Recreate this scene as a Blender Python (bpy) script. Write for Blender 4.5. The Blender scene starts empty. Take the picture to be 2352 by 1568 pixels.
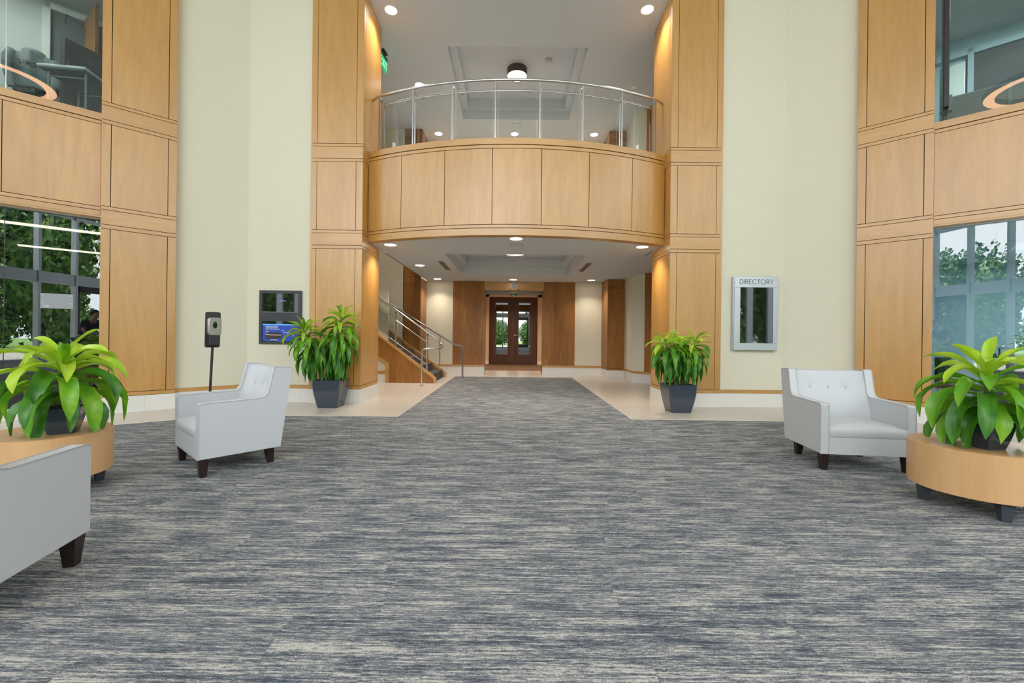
import bpy, math, random
from mathutils import Vector, Matrix
C = bpy.context.scene.collection
PI = math.pi
rnd = random.Random(7)

# ------------------------------------------------------------------ mesh builder
class MB:
    def __init__(s): s.v = []; s.f = []; s.m = []; s.uv = []
    def face(s, idx, mat=0, uv=None): s.f.append(tuple(idx)); s.m.append(mat); s.uv.append(uv)
    def add(s, verts, faces, mat=0, M=None):
        b = len(s.v)
        for p in verts:
            p = Vector(p); s.v.append(tuple(M @ p) if M else tuple(p))
        for f in faces: s.face([b + i for i in f], mat)
        return b
    def box(s, x0, x1, y0, y1, z0, z1, mat=0, M=None):
        if x0 > x1: x0, x1 = x1, x0
        if y0 > y1: y0, y1 = y1, y0
        s.add([(x0,y0,z0),(x1,y0,z0),(x1,y1,z0),(x0,y1,z0),(x0,y0,z1),(x1,y0,z1),(x1,y1,z1),(x0,y1,z1)],
              [(0,3,2,1),(4,5,6,7),(0,1,5,4),(1,2,6,5),(2,3,7,6),(3,0,4,7)], mat, M)
        return s
    def hexa(s, lo, hi, mat=0, M=None):       # lo, hi: four points each, counter-clockwise from above
        s.add(list(lo) + list(hi), [(0,3,2,1),(4,5,6,7),(0,1,5,4),(1,2,6,5),(2,3,7,6),(3,0,4,7)], mat, M); return s
    def prism(s, poly, a, b, mat=0, axis='z', M=None):   # polygon extruded along an axis
        def P(p, t):
            return (p[0], p[1], t) if axis == 'z' else ((t, p[0], p[1]) if axis == 'x' else (p[0], t, p[1]))
        n = len(poly)
        ar = sum(poly[i][0]*poly[(i+1)%n][1]-poly[(i+1)%n][0]*poly[i][1] for i in range(n))
        if (ar < 0) != (axis == 'y'): poly = poly[::-1]
        if a > b: a, b = b, a
        vs = [P(p, a) for p in poly] + [P(p, b) for p in poly]
        fs = [tuple(range(n-1, -1, -1)), tuple(range(n, 2*n))] + [(i, (i+1) % n, n+(i+1) % n, n+i) for i in range(n)]
        s.add(vs, fs, mat, M); return s
    def tube(s, pts, r, n=10, mat=0, M=None, closed=False, radii=None):
        pts = [Vector(p) for p in pts]; N = len(pts); vs = []; fs = []
        up = None
        for i, p in enumerate(pts):
            a = pts[i-1] if (i > 0 or closed) else p
            c = pts[(i+1) % N] if (i < N-1 or closed) else p
            t = (c - a).normalized()
            if up is None:
                up = t.orthogonal().normalized()
            up = (up - t*up.dot(t))
            up = up.normalized() if up.length > 1e-6 else t.orthogonal().normalized()
            w = t.cross(up); rr = radii[i] if radii else r
            for k in range(n):
                an = 2*PI*k/n
                vs.append(p + up*math.cos(an)*rr + w*math.sin(an)*rr)
        for i in range(N if closed else N-1):
            j = (i+1) % N
            for k in range(n):
                k2 = (k+1) % n
                fs.append((i*n+k, i*n+k2, j*n+k2, j*n+k))
        if not closed:
            fs.append(tuple(range(n-1, -1, -1))); fs.append(tuple((N-1)*n+k for k in range(n)))
        s.add(vs, fs, mat, M); return s
    def lathe(s, prof, cx=0, cy=0, n=32, mat=0, M=None, caps=True):   # prof: (r, z) from bottom to top
        vs = []; fs = []
        for r, z in prof:
            for k in range(n):
                a = 2*PI*k/n; vs.append((cx+r*math.cos(a), cy+r*math.sin(a), z))
        for i in range(len(prof)-1):
            for k in range(n):
                k2 = (k+1) % n
                fs.append((i*n+k, i*n+k2, (i+1)*n+k2, (i+1)*n+k))
        if caps:
            fs.append(tuple(range(n-1, -1, -1))); fs.append(tuple((len(prof)-1)*n+k for k in range(n)))
        s.add(vs, fs, mat, M); return s
    def ball(s, c, r, n=12, mat=0, sc=(1,1,1), M=None):
        prof = []
        vs = []; fs = []
        R = n//2
        for i in range(R+1):
            th = PI*i/R
            for k in range(n):
                a = 2*PI*k/n
                vs.append((c[0]+r*sc[0]*math.sin(th)*math.cos(a), c[1]+r*sc[1]*math.sin(th)*math.sin(a), c[2]-r*sc[2]*math.cos(th)))
        for i in range(R):
            for k in range(n):
                k2 = (k+1) % n
                fs.append((i*n+k, i*n+k2, (i+1)*n+k2, (i+1)*n+k))
        s.add(vs, fs, mat, M); return s
    def build(s, name, mats, parent=None, smooth=None, bevel=0, seg=2):
        me = bpy.data.meshes.new(name)
        me.from_pydata(s.v, [], s.f); 
        for m in (mats if isinstance(mats, (list, tuple)) else [mats]): me.materials.append(m)
        me.polygons.foreach_set('material_index', s.m)
        if any(u is not None for u in s.uv):
            ul = me.uv_layers.new(name='UVMap'); li = 0
            for u, f in zip(s.uv, s.f):
                for k in range(len(f)):
                    ul.data[li].uv = u[k] if u else (0, 0); li += 1
        me.validate(); me.update()
        if smooth is not None:
            me.polygons.foreach_set('use_smooth', [True]*len(me.polygons))
            me.set_sharp_from_angle(angle=math.radians(smooth))
        o = bpy.data.objects.new(name, me); C.objects.link(o)
        if parent: o.parent = parent
        if bevel:
            b = o.modifiers.new('bevel', 'BEVEL'); b.width = bevel; b.segments = seg; b.limit_method = 'ANGLE'; b.angle_limit = math.radians(40)
            if smooth is None:
                me.polygons.foreach_set('use_smooth', [True]*len(me.polygons)); b.harden_normals = True
        return o

def tag(o, label=None, cat=None, group=None, kind=None):
    if label: o['label'] = label
    if cat: o['category'] = cat
    if group: o['group'] = group
    if kind: o['kind'] = kind
    return o
def empty(name, loc, rz=0, label=None, cat=None, group=None, kind=None):
    o = bpy.data.objects.new(name, None); C.objects.link(o)
    o.location = loc; o.rotation_euler = (0, 0, rz); o.empty_display_size = .1
    return tag(o, label, cat, group, kind)
def dup(root, loc, rz=None, label=None, group=None):
    r = root.copy(); C.objects.link(r); r.location = loc
    if rz is not None: r.rotation_euler = (0, 0, rz)
    if label: r['label'] = label
    if group: r['group'] = group
    for ch in list(root.children):
        c = ch.copy(); C.objects.link(c); c.parent = r
        for g in list(ch.children):
            d = g.copy(); C.objects.link(d); d.parent = c
    return r
def S(o): o['kind'] = 'structure'; return o

# ------------------------------------------------------------------ materials
def srgb(r, g, b):
    f = lambda c: (c/255/12.92) if c/255 <= .04045 else ((c/255+.055)/1.055)**2.4
    return (f(r), f(g), f(b), 1)
def new_mat(name):
    m = bpy.data.materials.new(name); m.use_nodes = True
    nt = m.node_tree; return m, nt, nt.nodes['Principled BSDF'], nt.nodes['Material Output']
def plain(name, col, rough=.5, metal=0, spec=.5, coat=0, emit=None, es=0, noise=0, nscale=6, bump=0, bscale=200):
    m, nt, p, out = new_mat(name)
    p.inputs['Base Color'].default_value = col; p.inputs['Roughness'].default_value = rough
    p.inputs['Metallic'].default_value = metal; p.inputs['Specular IOR Level'].default_value = spec
    p.inputs['Coat Weight'].default_value = coat
    if emit: p.inputs['Emission Color'].default_value = emit; p.inputs['Emission Strength'].default_value = es
    if noise or bump:
        tc = nt.nodes.new('ShaderNodeTexCoord')
    if noise:
        n = nt.nodes.new('ShaderNodeTexNoise'); n.inputs['Scale'].default_value = nscale; n.inputs['Detail'].default_value = 5
        nt.links.new(tc.outputs['Object'], n.inputs['Vector'])
        mr = nt.nodes.new('ShaderNodeMapRange'); mr.inputs[3].default_value = 1-noise; mr.inputs[4].default_value = 1+noise
        nt.links.new(n.outputs['Fac'], mr.inputs[0])
        mx = nt.nodes.new('ShaderNodeMix'); mx.data_type = 'RGBA'; mx.blend_type = 'MULTIPLY'; mx.inputs[0].default_value = 1
        mx.inputs[6].default_value = col; nt.links.new(mr.outputs[0], mx.inputs[7]); nt.links.new(mx.outputs[2], p.inputs['Base Color'])
    if bump:
        n2 = nt.nodes.new('ShaderNodeTexNoise'); n2.inputs['Scale'].default_value = bscale; n2.inputs['Detail'].default_value = 4
        nt.links.new(tc.outputs['Object'], n2.inputs['Vector'])
        b = nt.nodes.new('ShaderNodeBump'); b.inputs['Strength'].default_value = bump; b.inputs['Distance'].default_value = .002
        nt.links.new(n2.outputs['Fac'], b.inputs['Height']); nt.links.new(b.outputs[0], p.inputs['Normal'])
    return m
def wood(name, c1, c2, c3, vert=True, rough=.34, spec=1.0):
    m, nt, p, out = new_mat(name)
    N = nt.nodes.new; L = nt.links.new
    tc = N('ShaderNodeTexCoord')
    def noise(sc, scale, det, dist=0):
        mp = N('ShaderNodeMapping'); mp.inputs['Scale'].default_value = sc; L(tc.outputs['Object'], mp.inputs['Vector'])
        n = N('ShaderNodeTexNoise'); n.inputs['Scale'].default_value = scale; n.inputs['Detail'].default_value = det; n.inputs['Distortion'].default_value = dist
        L(mp.outputs[0], n.inputs['Vector']); return n.outputs['Fac']
    if vert: a, b, f = (1,1,.10), (1,1,.16), (1,1,.02)
    else: a, b, f = (.12,.12,1.2), (.16,.16,1), (.03,.03,1)
    big = noise(a, 3.2, 3, .6); mid = noise(b, 14, 4, .4); fine = noise(f, 160, 2)
    r1 = N('ShaderNodeValToRGB'); r1.color_ramp.elements[0].color = c1; r1.color_ramp.elements[0].position = .3
    r1.color_ramp.elements[1].color = c2; r1.color_ramp.elements[1].position = .7; L(big, r1.inputs[0])
    mx = N('ShaderNodeMix'); mx.data_type = 'RGBA'; mx.inputs[7].default_value = c3
    mr = N('ShaderNodeMapRange'); mr.inputs[1].default_value = .42; mr.inputs[2].default_value = .75; mr.inputs[3].default_value = 0; mr.inputs[4].default_value = .5
    L(mid, mr.inputs[0]); L(mr.outputs[0], mx.inputs[0]); L(r1.outputs[0], mx.inputs[6])
    mf = N('ShaderNodeMapRange'); mf.inputs[3].default_value = .93; mf.inputs[4].default_value = 1.06; L(fine, mf.inputs[0])
    m2 = N('ShaderNodeMix'); m2.data_type = 'RGBA'; m2.blend_type = 'MULTIPLY'; m2.inputs[0].default_value = 1
    L(mx.outputs[2], m2.inputs[6]); L(mf.outputs[0], m2.inputs[7]); L(m2.outputs[2], p.inputs['Base Color'])
    p.inputs['Roughness'].default_value = rough; p.inputs['Specular IOR Level'].default_value = spec; p.inputs['IOR'].default_value = 1.55 if spec > .9 else 1.5
    return m
def glass(name, tint, ior=1.5, rough=0.0, gl=(1,1,1,1)):
    m, nt, p, out = new_mat(name); nt.nodes.remove(p)
    t = nt.nodes.new('ShaderNodeBsdfTransparent'); t.inputs[0].default_value = tint
    g = nt.nodes.new('ShaderNodeBsdfGlossy'); g.inputs['Roughness'].default_value = rough; g.inputs[0].default_value = gl
    fr = nt.nodes.new('ShaderNodeFresnel'); fr.inputs[0].default_value = ior
    mx = nt.nodes.new('ShaderNodeMixShader')
    nt.links.new(fr.outputs[0], mx.inputs[0]); nt.links.new(t.outputs[0], mx.inputs[1]); nt.links.new(g.outputs[0], mx.inputs[2])
    nt.links.new(mx.outputs[0], out.inputs[0]); return m
def emit(name, col, s):
    m, nt, p, out = new_mat(name)
    p.inputs['Base Color'].default_value = (.02,.02,.02,1); p.inputs['Roughness'].default_value = .4; p.inputs['Emission Color'].default_value = col; p.inputs['Emission Strength'].default_value = s
    return m
def leaf_mat(name, c1, c2, trans=.25):
    m, nt, p, out = new_mat(name); N = nt.nodes.new; L = nt.links.new
    uv = N('ShaderNodeUVMap'); sx = N('ShaderNodeSeparateXYZ'); L(uv.outputs[0], sx.inputs[0])
    w = N('ShaderNodeMath'); w.operation = 'MULTIPLY'; w.inputs[1].default_value = 95; L(sx.outputs[0], w.inputs[0])
    si = N('ShaderNodeMath'); si.operation = 'SINE'; L(w.outputs[0], si.inputs[0])
    tc = N('ShaderNodeTexCoord'); n = N('ShaderNodeTexNoise'); n.inputs['Scale'].default_value = 9; n.inputs['Detail'].default_value = 3; L(tc.outputs['Object'], n.inputs['Vector'])
    r = N('ShaderNodeValToRGB'); r.color_ramp.elements[0].position = .35; r.color_ramp.elements[1].position = .68
    r.color_ramp.elements[0].color = c1; r.color_ramp.elements[1].color = c2; L(n.outputs['Fac'], r.inputs[0]); L(r.outputs[0], p.inputs['Base Color'])
    b = N('ShaderNodeBump'); b.inputs['Strength'].default_value = .12; b.inputs['Distance'].default_value = .003; L(si.outputs[0], b.inputs['Height']); L(b.outputs[0], p.inputs['Normal'])
    p.inputs['Roughness'].default_value = .3; p.inputs['Specular IOR Level'].default_value = .5
    tr = N('ShaderNodeBsdfTranslucent'); L(r.outputs[0], tr.inputs[0])
    mx = N('ShaderNodeMixShader'); mx.inputs[0].default_value = trans
    L(p.outputs[0], mx.inputs[1]); L(tr.outputs[0], mx.inputs[2]); L(mx.outputs[0], out.inputs[0]); return m
def carpet_mat(name, dark, mid, light):
    m, nt, p, out = new_mat(name); N = nt.nodes.new; L = nt.links.new
    tc = N('ShaderNodeTexCoord'); sx = N('ShaderNodeSeparateXYZ'); L(tc.outputs['Object'], sx.inputs[0])
    def math_(op, a, b=None):
        n = N('ShaderNodeMath'); n.operation = op
        for i, q in enumerate((a, b)):
            if q is None: continue
            if isinstance(q, (int, float)): n.inputs[i].default_value = q
            else: L(q, n.inputs[i])
        return n.outputs[0]
    X, Y = sx.outputs[0], sx.outputs[1]
    row = math_('FLOOR', math_('DIVIDE', Y, .25))
    wn0 = N('ShaderNodeTexWhiteNoise'); wn0.noise_dimensions = '1D'; L(row, wn0.inputs['W'])
    col = math_('FLOOR', math_('ADD', X, wn0.outputs['Value']))
    cv = N('ShaderNodeCombineXYZ'); L(row, cv.inputs[0]); L(col, cv.inputs[1])
    wn = N('ShaderNodeTexWhiteNoise'); wn.noise_dimensions = '2D'; L(cv.outputs[0], wn.inputs['Vector'])
    off = math_('MULTIPLY', math_('ROUND', math_('MULTIPLY', wn.outputs['Value'], 2.2)), 13.7)
    def noise(sx_, sy_, det, zoff=0, rough=.5):
        c = N('ShaderNodeCombineXYZ'); L(math_('MULTIPLY', X, sx_), c.inputs[0]); L(math_('MULTIPLY', Y, sy_), c.inputs[1]); L(math_('ADD', off, zoff), c.inputs[2])
        n = N('ShaderNodeTexNoise'); n.inputs['Scale'].default_value = 1; n.inputs['Detail'].default_value = det; n.inputs['Roughness'].default_value = rough
        L(c.outputs[0], n.inputs['Vector']); return n.outputs['Fac']
    patch = noise(3.6, 15, 4, 0, .65); line = noise(3.6, 105, 2, 5, .6); yarn = noise(170, 260, 2, 9, .7)
    fine = noise(30, 170, 2, 3, .6)
    v = math_('ADD', math_('MULTIPLY', math_('SUBTRACT', patch, .5), 1.2), math_('MULTIPLY', math_('SUBTRACT', line, .5), 1.5))
    v = math_('ADD', v, math_('MULTIPLY', math_('SUBTRACT', yarn, .5), 1.1)); v = math_('ADD', v, math_('MULTIPLY', math_('SUBTRACT', fine, .5), 1.2))
    v = math_('ADD', v, .5)
    r = N('ShaderNodeValToRGB'); e = r.color_ramp.elements
    e[0].position = .12; e[0].color = dark; e[1].position = .88; e[1].color = light
    k = e.new(.5); k.color = mid
    L(v, r.inputs[0]); L(r.outputs[0], p.inputs['Base Color'])
    b = N('ShaderNodeBump'); b.inputs['Strength'].default_value = .5; b.inputs['Distance'].default_value = .004; L(v, b.inputs['Height']); L(b.outputs[0], p.inputs['Normal'])
    p.inputs['Roughness'].default_value = .95; p.inputs['Specular IOR Level'].default_value = .1
    return m
def tile_mat(name, c1, c2, grout, w, h, rough=.3, off=0.0):
    m, nt, p, out = new_mat(name); N = nt.nodes.new; L = nt.links.new
    tc = N('ShaderNodeTexCoord')
    b = N('ShaderNodeTexBrick'); b.offset = off; b.inputs['Scale'].default_value = 1; b.inputs['Mortar Size'].default_value = .004
    b.inputs['Brick Width'].default_value = w; b.inputs['Row Height'].default_value = h; b.inputs['Color1'].default_value = c1; b.inputs['Color2'].default_value = c2; b.inputs['Mortar'].default_value = grout
    L(tc.outputs['Object'], b.inputs['Vector'])
    n = N('ShaderNodeTexNoise'); n.inputs['Scale'].default_value = 2.5; n.inputs['Detail'].default_value = 6; L(tc.outputs['Object'], n.inputs['Vector'])
    mr = N('ShaderNodeMapRange'); mr.inputs[3].default_value = .93; mr.inputs[4].default_value = 1.06; L(n.outputs['Fac'], mr.inputs[0])
    mx = N('ShaderNodeMix'); mx.data_type = 'RGBA'; mx.blend_type = 'MULTIPLY'; mx.inputs[0].default_value = 1
    L(b.outputs['Color'], mx.inputs[6]); L(mr.outputs[0], mx.inputs[7]); L(mx.outputs[2], p.inputs['Base Color'])
    p.inputs['Roughness'].default_value = rough; return m
def leafy_mat(name, c1, c2, c3):
    m, nt, p, out = new_mat(name); N = nt.nodes.new; L = nt.links.new
    tc = N('ShaderNodeTexCoord'); n = N('ShaderNodeTexNoise'); n.inputs['Scale'].default_value = 3.5; n.inputs['Detail'].default_value = 6; L(tc.outputs['Object'], n.inputs['Vector'])
    r = N('ShaderNodeValToRGB'); e = r.color_ramp.elements; e[0].position = .35; e[0].color = c1; e[1].position = .7; e[1].color = c3; k = e.new(.5); k.color = c2
    L(n.outputs['Fac'], r.inputs[0]); L(r.outputs[0], p.inputs['Base Color']); p.inputs['Roughness'].default_value = .5; return m

W1, W2, W3 = (.48,.235,.045,1), (.57,.295,.070,1), (.40,.18,.030,1)
M_WV = wood('cherry_vertical', W1, W2, W3, True)
M_WH = wood('cherry_horizontal', W1, W2, W3, False)
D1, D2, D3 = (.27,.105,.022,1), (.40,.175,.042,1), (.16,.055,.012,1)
M_DV = wood('wood_vertical_shaded', D1, D2, D3, True, .4, .4)  # darker copy of the cherry; the gallery's weaker daylight put into the colour
T1, T2, T3 = (.60,.35,.16,1), (.69,.42,.21,1), (.53,.28,.11,1)
M_TV = wood('maple_table_side', T1, T2, T3, True, .35, .5)
M_TH = wood('maple_table_top', T1, T2, T3, False, .35, .5)
M_GAP = plain('joint_backing', (.02,.014,.01,1), .9, spec=.1)  # near-black backing visible through the panel joints
M_CREAM = plain('cream_wall_paint', (.70,.665,.54,1), .75, spec=.25, noise=.02, nscale=1.5)
M_WHITE = plain('white_ceiling_paint', (.64,.67,.70,1), .85, spec=.2)
M_PLINTH = tile_mat('plinth_tile', (.74,.72,.68,1), (.76,.74,.70,1), (.66,.64,.6,1), .9, 5, .35)
M_TILE = tile_mat('beige_floor_tile', (.60,.54,.47,1), (.63,.57,.50,1), (.76,.71,.64,1), 1.2, .6, .28)
M_CARPET = carpet_mat('striated_carpet', (.064,.075,.098,1), (.182,.193,.214,1), (.51,.495,.455,1))
M_STEEL = plain('brushed_steel', (.62,.61,.60,1), .22, 1)
M_DSTEEL = plain('dark_rail_metal', (.16,.14,.13,1), .35, 1)
M_ALU = plain('brushed_aluminium', (.56,.58,.62,1), .38, 1, noise=.04, nscale=3)
M_BLACK = plain('black_plastic', (.018,.018,.02,1), .4)
M_CHAR = plain('charcoal_frame', (.035,.037,.045,1), .45)
M_SCREEN = plain('dark_screen_glass', (.006,.007,.006,1), .03, spec=1.0, coat=1)
M_VINYL = plain('pale_grey_vinyl', (.53,.545,.57,1), .42, spec=.45, bump=.06, bscale=160)
M_PIPING = plain('grey_piping', (.46,.47,.50,1), .5)
M_LEG = plain('espresso_leg', (.022,.011,.010,1), .3)
M_TLEG = plain('slate_leg', (.045,.052,.062,1), .45)
M_POT = plain('slate_planter', (.040,.054,.075,1), .16, spec=.6)
M_SOIL = plain('dark_mulch', (.02,.017,.015,1), .95, noise=.6, nscale=40, bump=1, bscale=60)
M_STEM = plain('dracaena_cane', (.16,.15,.05,1), .6, noise=.5, nscale=40)
M_LIME = leaf_mat('leaf_lime', (.34,.56,.02,1), (.52,.72,.05,1), .3)
M_GREEN = leaf_mat('leaf_green', (.10,.32,.015,1), (.24,.50,.02,1), .25)
M_DEEP = leaf_mat('leaf_deep', (.035,.16,.012,1), (.09,.28,.02,1), .2)
M_WIN = glass('window_glass', (.86,.93,.92,1), 1.5)
M_WINL = glass('office_glass', (.70,.76,.76,1), 1.9)
M_RAILG = glass('smoked_rail_glass', (.92,.935,.93,1), 1.3)
M_LAMP = emit('downlight_glow', (1,.93,.82,1), 14)
M_DRUM = emit('drum_glow', (1,.92,.82,1), 4)
M_RING = emit('ring_glow', (1,.50,.27,1), 8)
M_LINE = emit('linear_glow', (1,.74,.54,1), 2.2)
M_EXIT = emit('exit_green', (.01,.8,.26,1), .42)
M_EXITL = emit('exit_letters', (.35,1,.6,1), .8)
M_BROWN = plain('brown_mat', (.16,.09,.045,1), .9, noise=.2, nscale=20)
M_STEP = carpet_mat('stair_carpet', (.05,.055,.06,1), (.12,.12,.12,1), (.24,.22,.2,1))
M_DOOR = wood('mahogany_door', (.065,.021,.008,1), (.09,.03,.011,1), (.05,.014,.005,1), True, .4, .4)
M_GREY = plain('grey_metal', (.30,.30,.30,1), .5)
M_OFFW = plain('office_wall', (.50,.53,.51,1), .8)
M_OFFT = plain('office_wall_blue', (.30,.43,.47,1), .8)
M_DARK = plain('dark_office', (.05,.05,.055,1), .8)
M_CEILT = tile_mat('acoustic_tile', (.62,.64,.63,1), (.60,.62,.61,1), (.30,.31,.31,1), 1.2, .6, .9)
M_TABLEW = plain('white_plastic', (.72,.76,.78,1), .4)
M_TABLEU = plain('grey_table_underside', (.22,.25,.26,1), .6, bump=1, bscale=30)
M_HOOD = plain('heather_grey_cloth', (.26,.29,.30,1), .95, noise=.2, nscale=60)
M_BOX = plain('black_carton', (.03,.03,.032,1), .6)
M_LETTER = plain('dim_letters', (.13,.13,.14,1), .6)
M_LAWN = plain('lawn', (.16,.28,.07,1), .95, noise=.4, nscale=3)
M_PAVE = plain('paving', (.46,.44,.41,1), .9)
M_TREE = leafy_mat('tree_foliage', (.012,.045,.012,1), (.05,.15,.025,1), (.22,.36,.07,1))
M_BARK = plain('bark', (.09,.06,.04,1), .9)
M_MULL = plain('mullion_aluminium', (.50,.54,.58,1), .4, .6)
M_SKIN = plain('skin', (.55,.33,.24,1), .5)
M_SHIRT = plain('navy_shirt', (.015,.02,.035,1), .85)
M_PANTS = plain('dark_trousers', (.03,.03,.035,1), .85)
M_HAIR = plain('dark_hair', (.02,.012,.008,1), .6)
M_BLUE = emit('screen_blue', (.0,.09,.75,1), .34)
M_LBLUE = emit('screen_header', (.10,.40,.95,1), .8)
M_SWHITE = emit('screen_white', (.7,.78,.95,1), .45)
M_SDARK = emit('screen_brown', (.09,.03,.03,1), .15)
M_SPINK = emit('screen_pale', (.75,.55,.55,1), .45)

# ------------------------------------------------------------------ stroke lettering
def arc(cx, cy, rx, ry, a0, a1, n=14):
    return [(cx+rx*math.cos(math.radians(a0+(a1-a0)*i/n)), cy+ry*math.sin(math.radians(a0+(a1-a0)*i/n))) for i in range(n+1)]
GL = {
 'D': (.72, [[(0,0),(0,1),(.28,1)]+arc(.28,.5,.44,.5,90,-90)+[(0,0)]]),
 'I': (.0, [[(0,0),(0,1)]]),
 'R': (.55, [[(0,0),(0,1),(.28,1)]+arc(.28,.74,.25,.26,90,-90)+[(0,.48)], [(.22,.48),(.55,0)]]),
 'E': (.48, [[(.48,1),(0,1),(0,0),(.48,0)], [(0,.52),(.44,.52)]]),
 'C': (.86, [arc(.5,.5,.5,.5,42,318,20)]),
 'T': (.52, [[(.26,0),(.26,1)], [(0,1),(.52,1)]]),
 'O': (1.0, [arc(.5,.5,.5,.5,0,360,26)]),
 'Y': (.62, [[(0,1),(.31,.5),(.62,1)], [(.31,.5),(.31,0)]]),
 'X': (.6, [[(0,0),(.6,1)], [(0,1),(.6,0)]]),
 'S': (.55, [arc(.27,.75,.26,.25,30,270,12)+arc(.27,.25,.27,.25,90,-150,12)]),
 'P': (.53, [[(0,0),(0,1),(.28,1)]+arc(.28,.74,.25,.26,90,-90)+[(0,.48)]]),
 'N': (.62, [[(0,0),(0,1),(.62,0),(.62,1)]]),
 'G': (.9, [arc(.5,.5,.5,.5,42,360,20)+[(.62,.5)]]),
 '1': (.2, [[(0,.8),(.2,1),(.2,0)]]),
 '0': (.6, [arc(.3,.5,.3,.5,0,360,20)]),
 '5': (.52, [[(.48,1),(.08,1),(.04,.58)]+arc(.24,.32,.28,.32,110,-150,12)]),
}
def lettering(text, h, r, gap=.28, n=4):
    """strokes in the local XZ plane (front towards -Y), width returned"""
    mb = MB(); x = 0
    for ch in text:
        w, strokes = GL[ch]
        for st in strokes:
            mb.tube([((x+p[0])*h, 0, p[1]*h) for p in st], r, n)
        x += w + gap
    return mb, (x-gap)*h

# ------------------------------------------------------------------ wall frames
def frame(side=None, O=None, u=None, nrm=None):
    """matrix: local x along the wall, local y into the wall, local z up"""
    u = Vector((u[0], u[1], 0)).normalized(); nrm = Vector((nrm[0], nrm[1], 0)).normalized()
    M = Matrix(((u.x, nrm.x, 0, O[0]), (u.y, nrm.y, 0, O[1]), (0, 0, 1, 0), (0, 0, 0, 1)))
    return M
CS, SN = .731, .682
def wing(side):      # the angled walls: s along the wall away from the gallery, n into the wall
    return frame(O=(5.76*side, 5.90), u=(CS*side, -SN), nrm=(SN*side, CS))
def L3(side, s, n, z):
    return wing(side) @ Vector((s, n, z))
G = .004
def panels(mb, M, rects, t0=0.0, t=.03, mat_v=0, mat_h=1):
    for u0, u1, z0, z1, k in rects:
        mb.box(u0+G, u1-G, t0, t0+t, z0+G, z1-G, mat_v if k == 'v' else mat_h, M)
ZJ = [.29, 2.583, 2.642, 2.846, 2.897, 4.044, 4.097, 4.298, 4.346]
def col_rects(u0, u1, ja, jb, ztop, crown=None):
    r = [(u0, u1, .232, .29, 'h')]
    for z0, z1 in ((.29, 2.583), (2.897, 4.044), (4.346, ztop)):
        cuts = [u0] + ([ja] if ja is not None else []) + ([jb] if jb is not None else []) + [u1]
        for a, b in zip(cuts, cuts[1:]): r.append((a, b, z0, z1, 'v'))
    for z0, z1 in ((2.583,2.642),(2.642,2.846),(2.846,2.897),(4.044,4.097),(4.097,4.298),(4.298,4.346)): r.append((u0, u1, z0, z1, 'h'))
    if crown: r += [(u0, u1, ztop, ztop+.06, 'h'), (u0, u1, ztop+.06, crown, 'h')]
    return r
HT = 9.5
WOODS = [M_WV, M_WH, M_GAP, M_PLINTH, M_CREAM]

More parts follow.
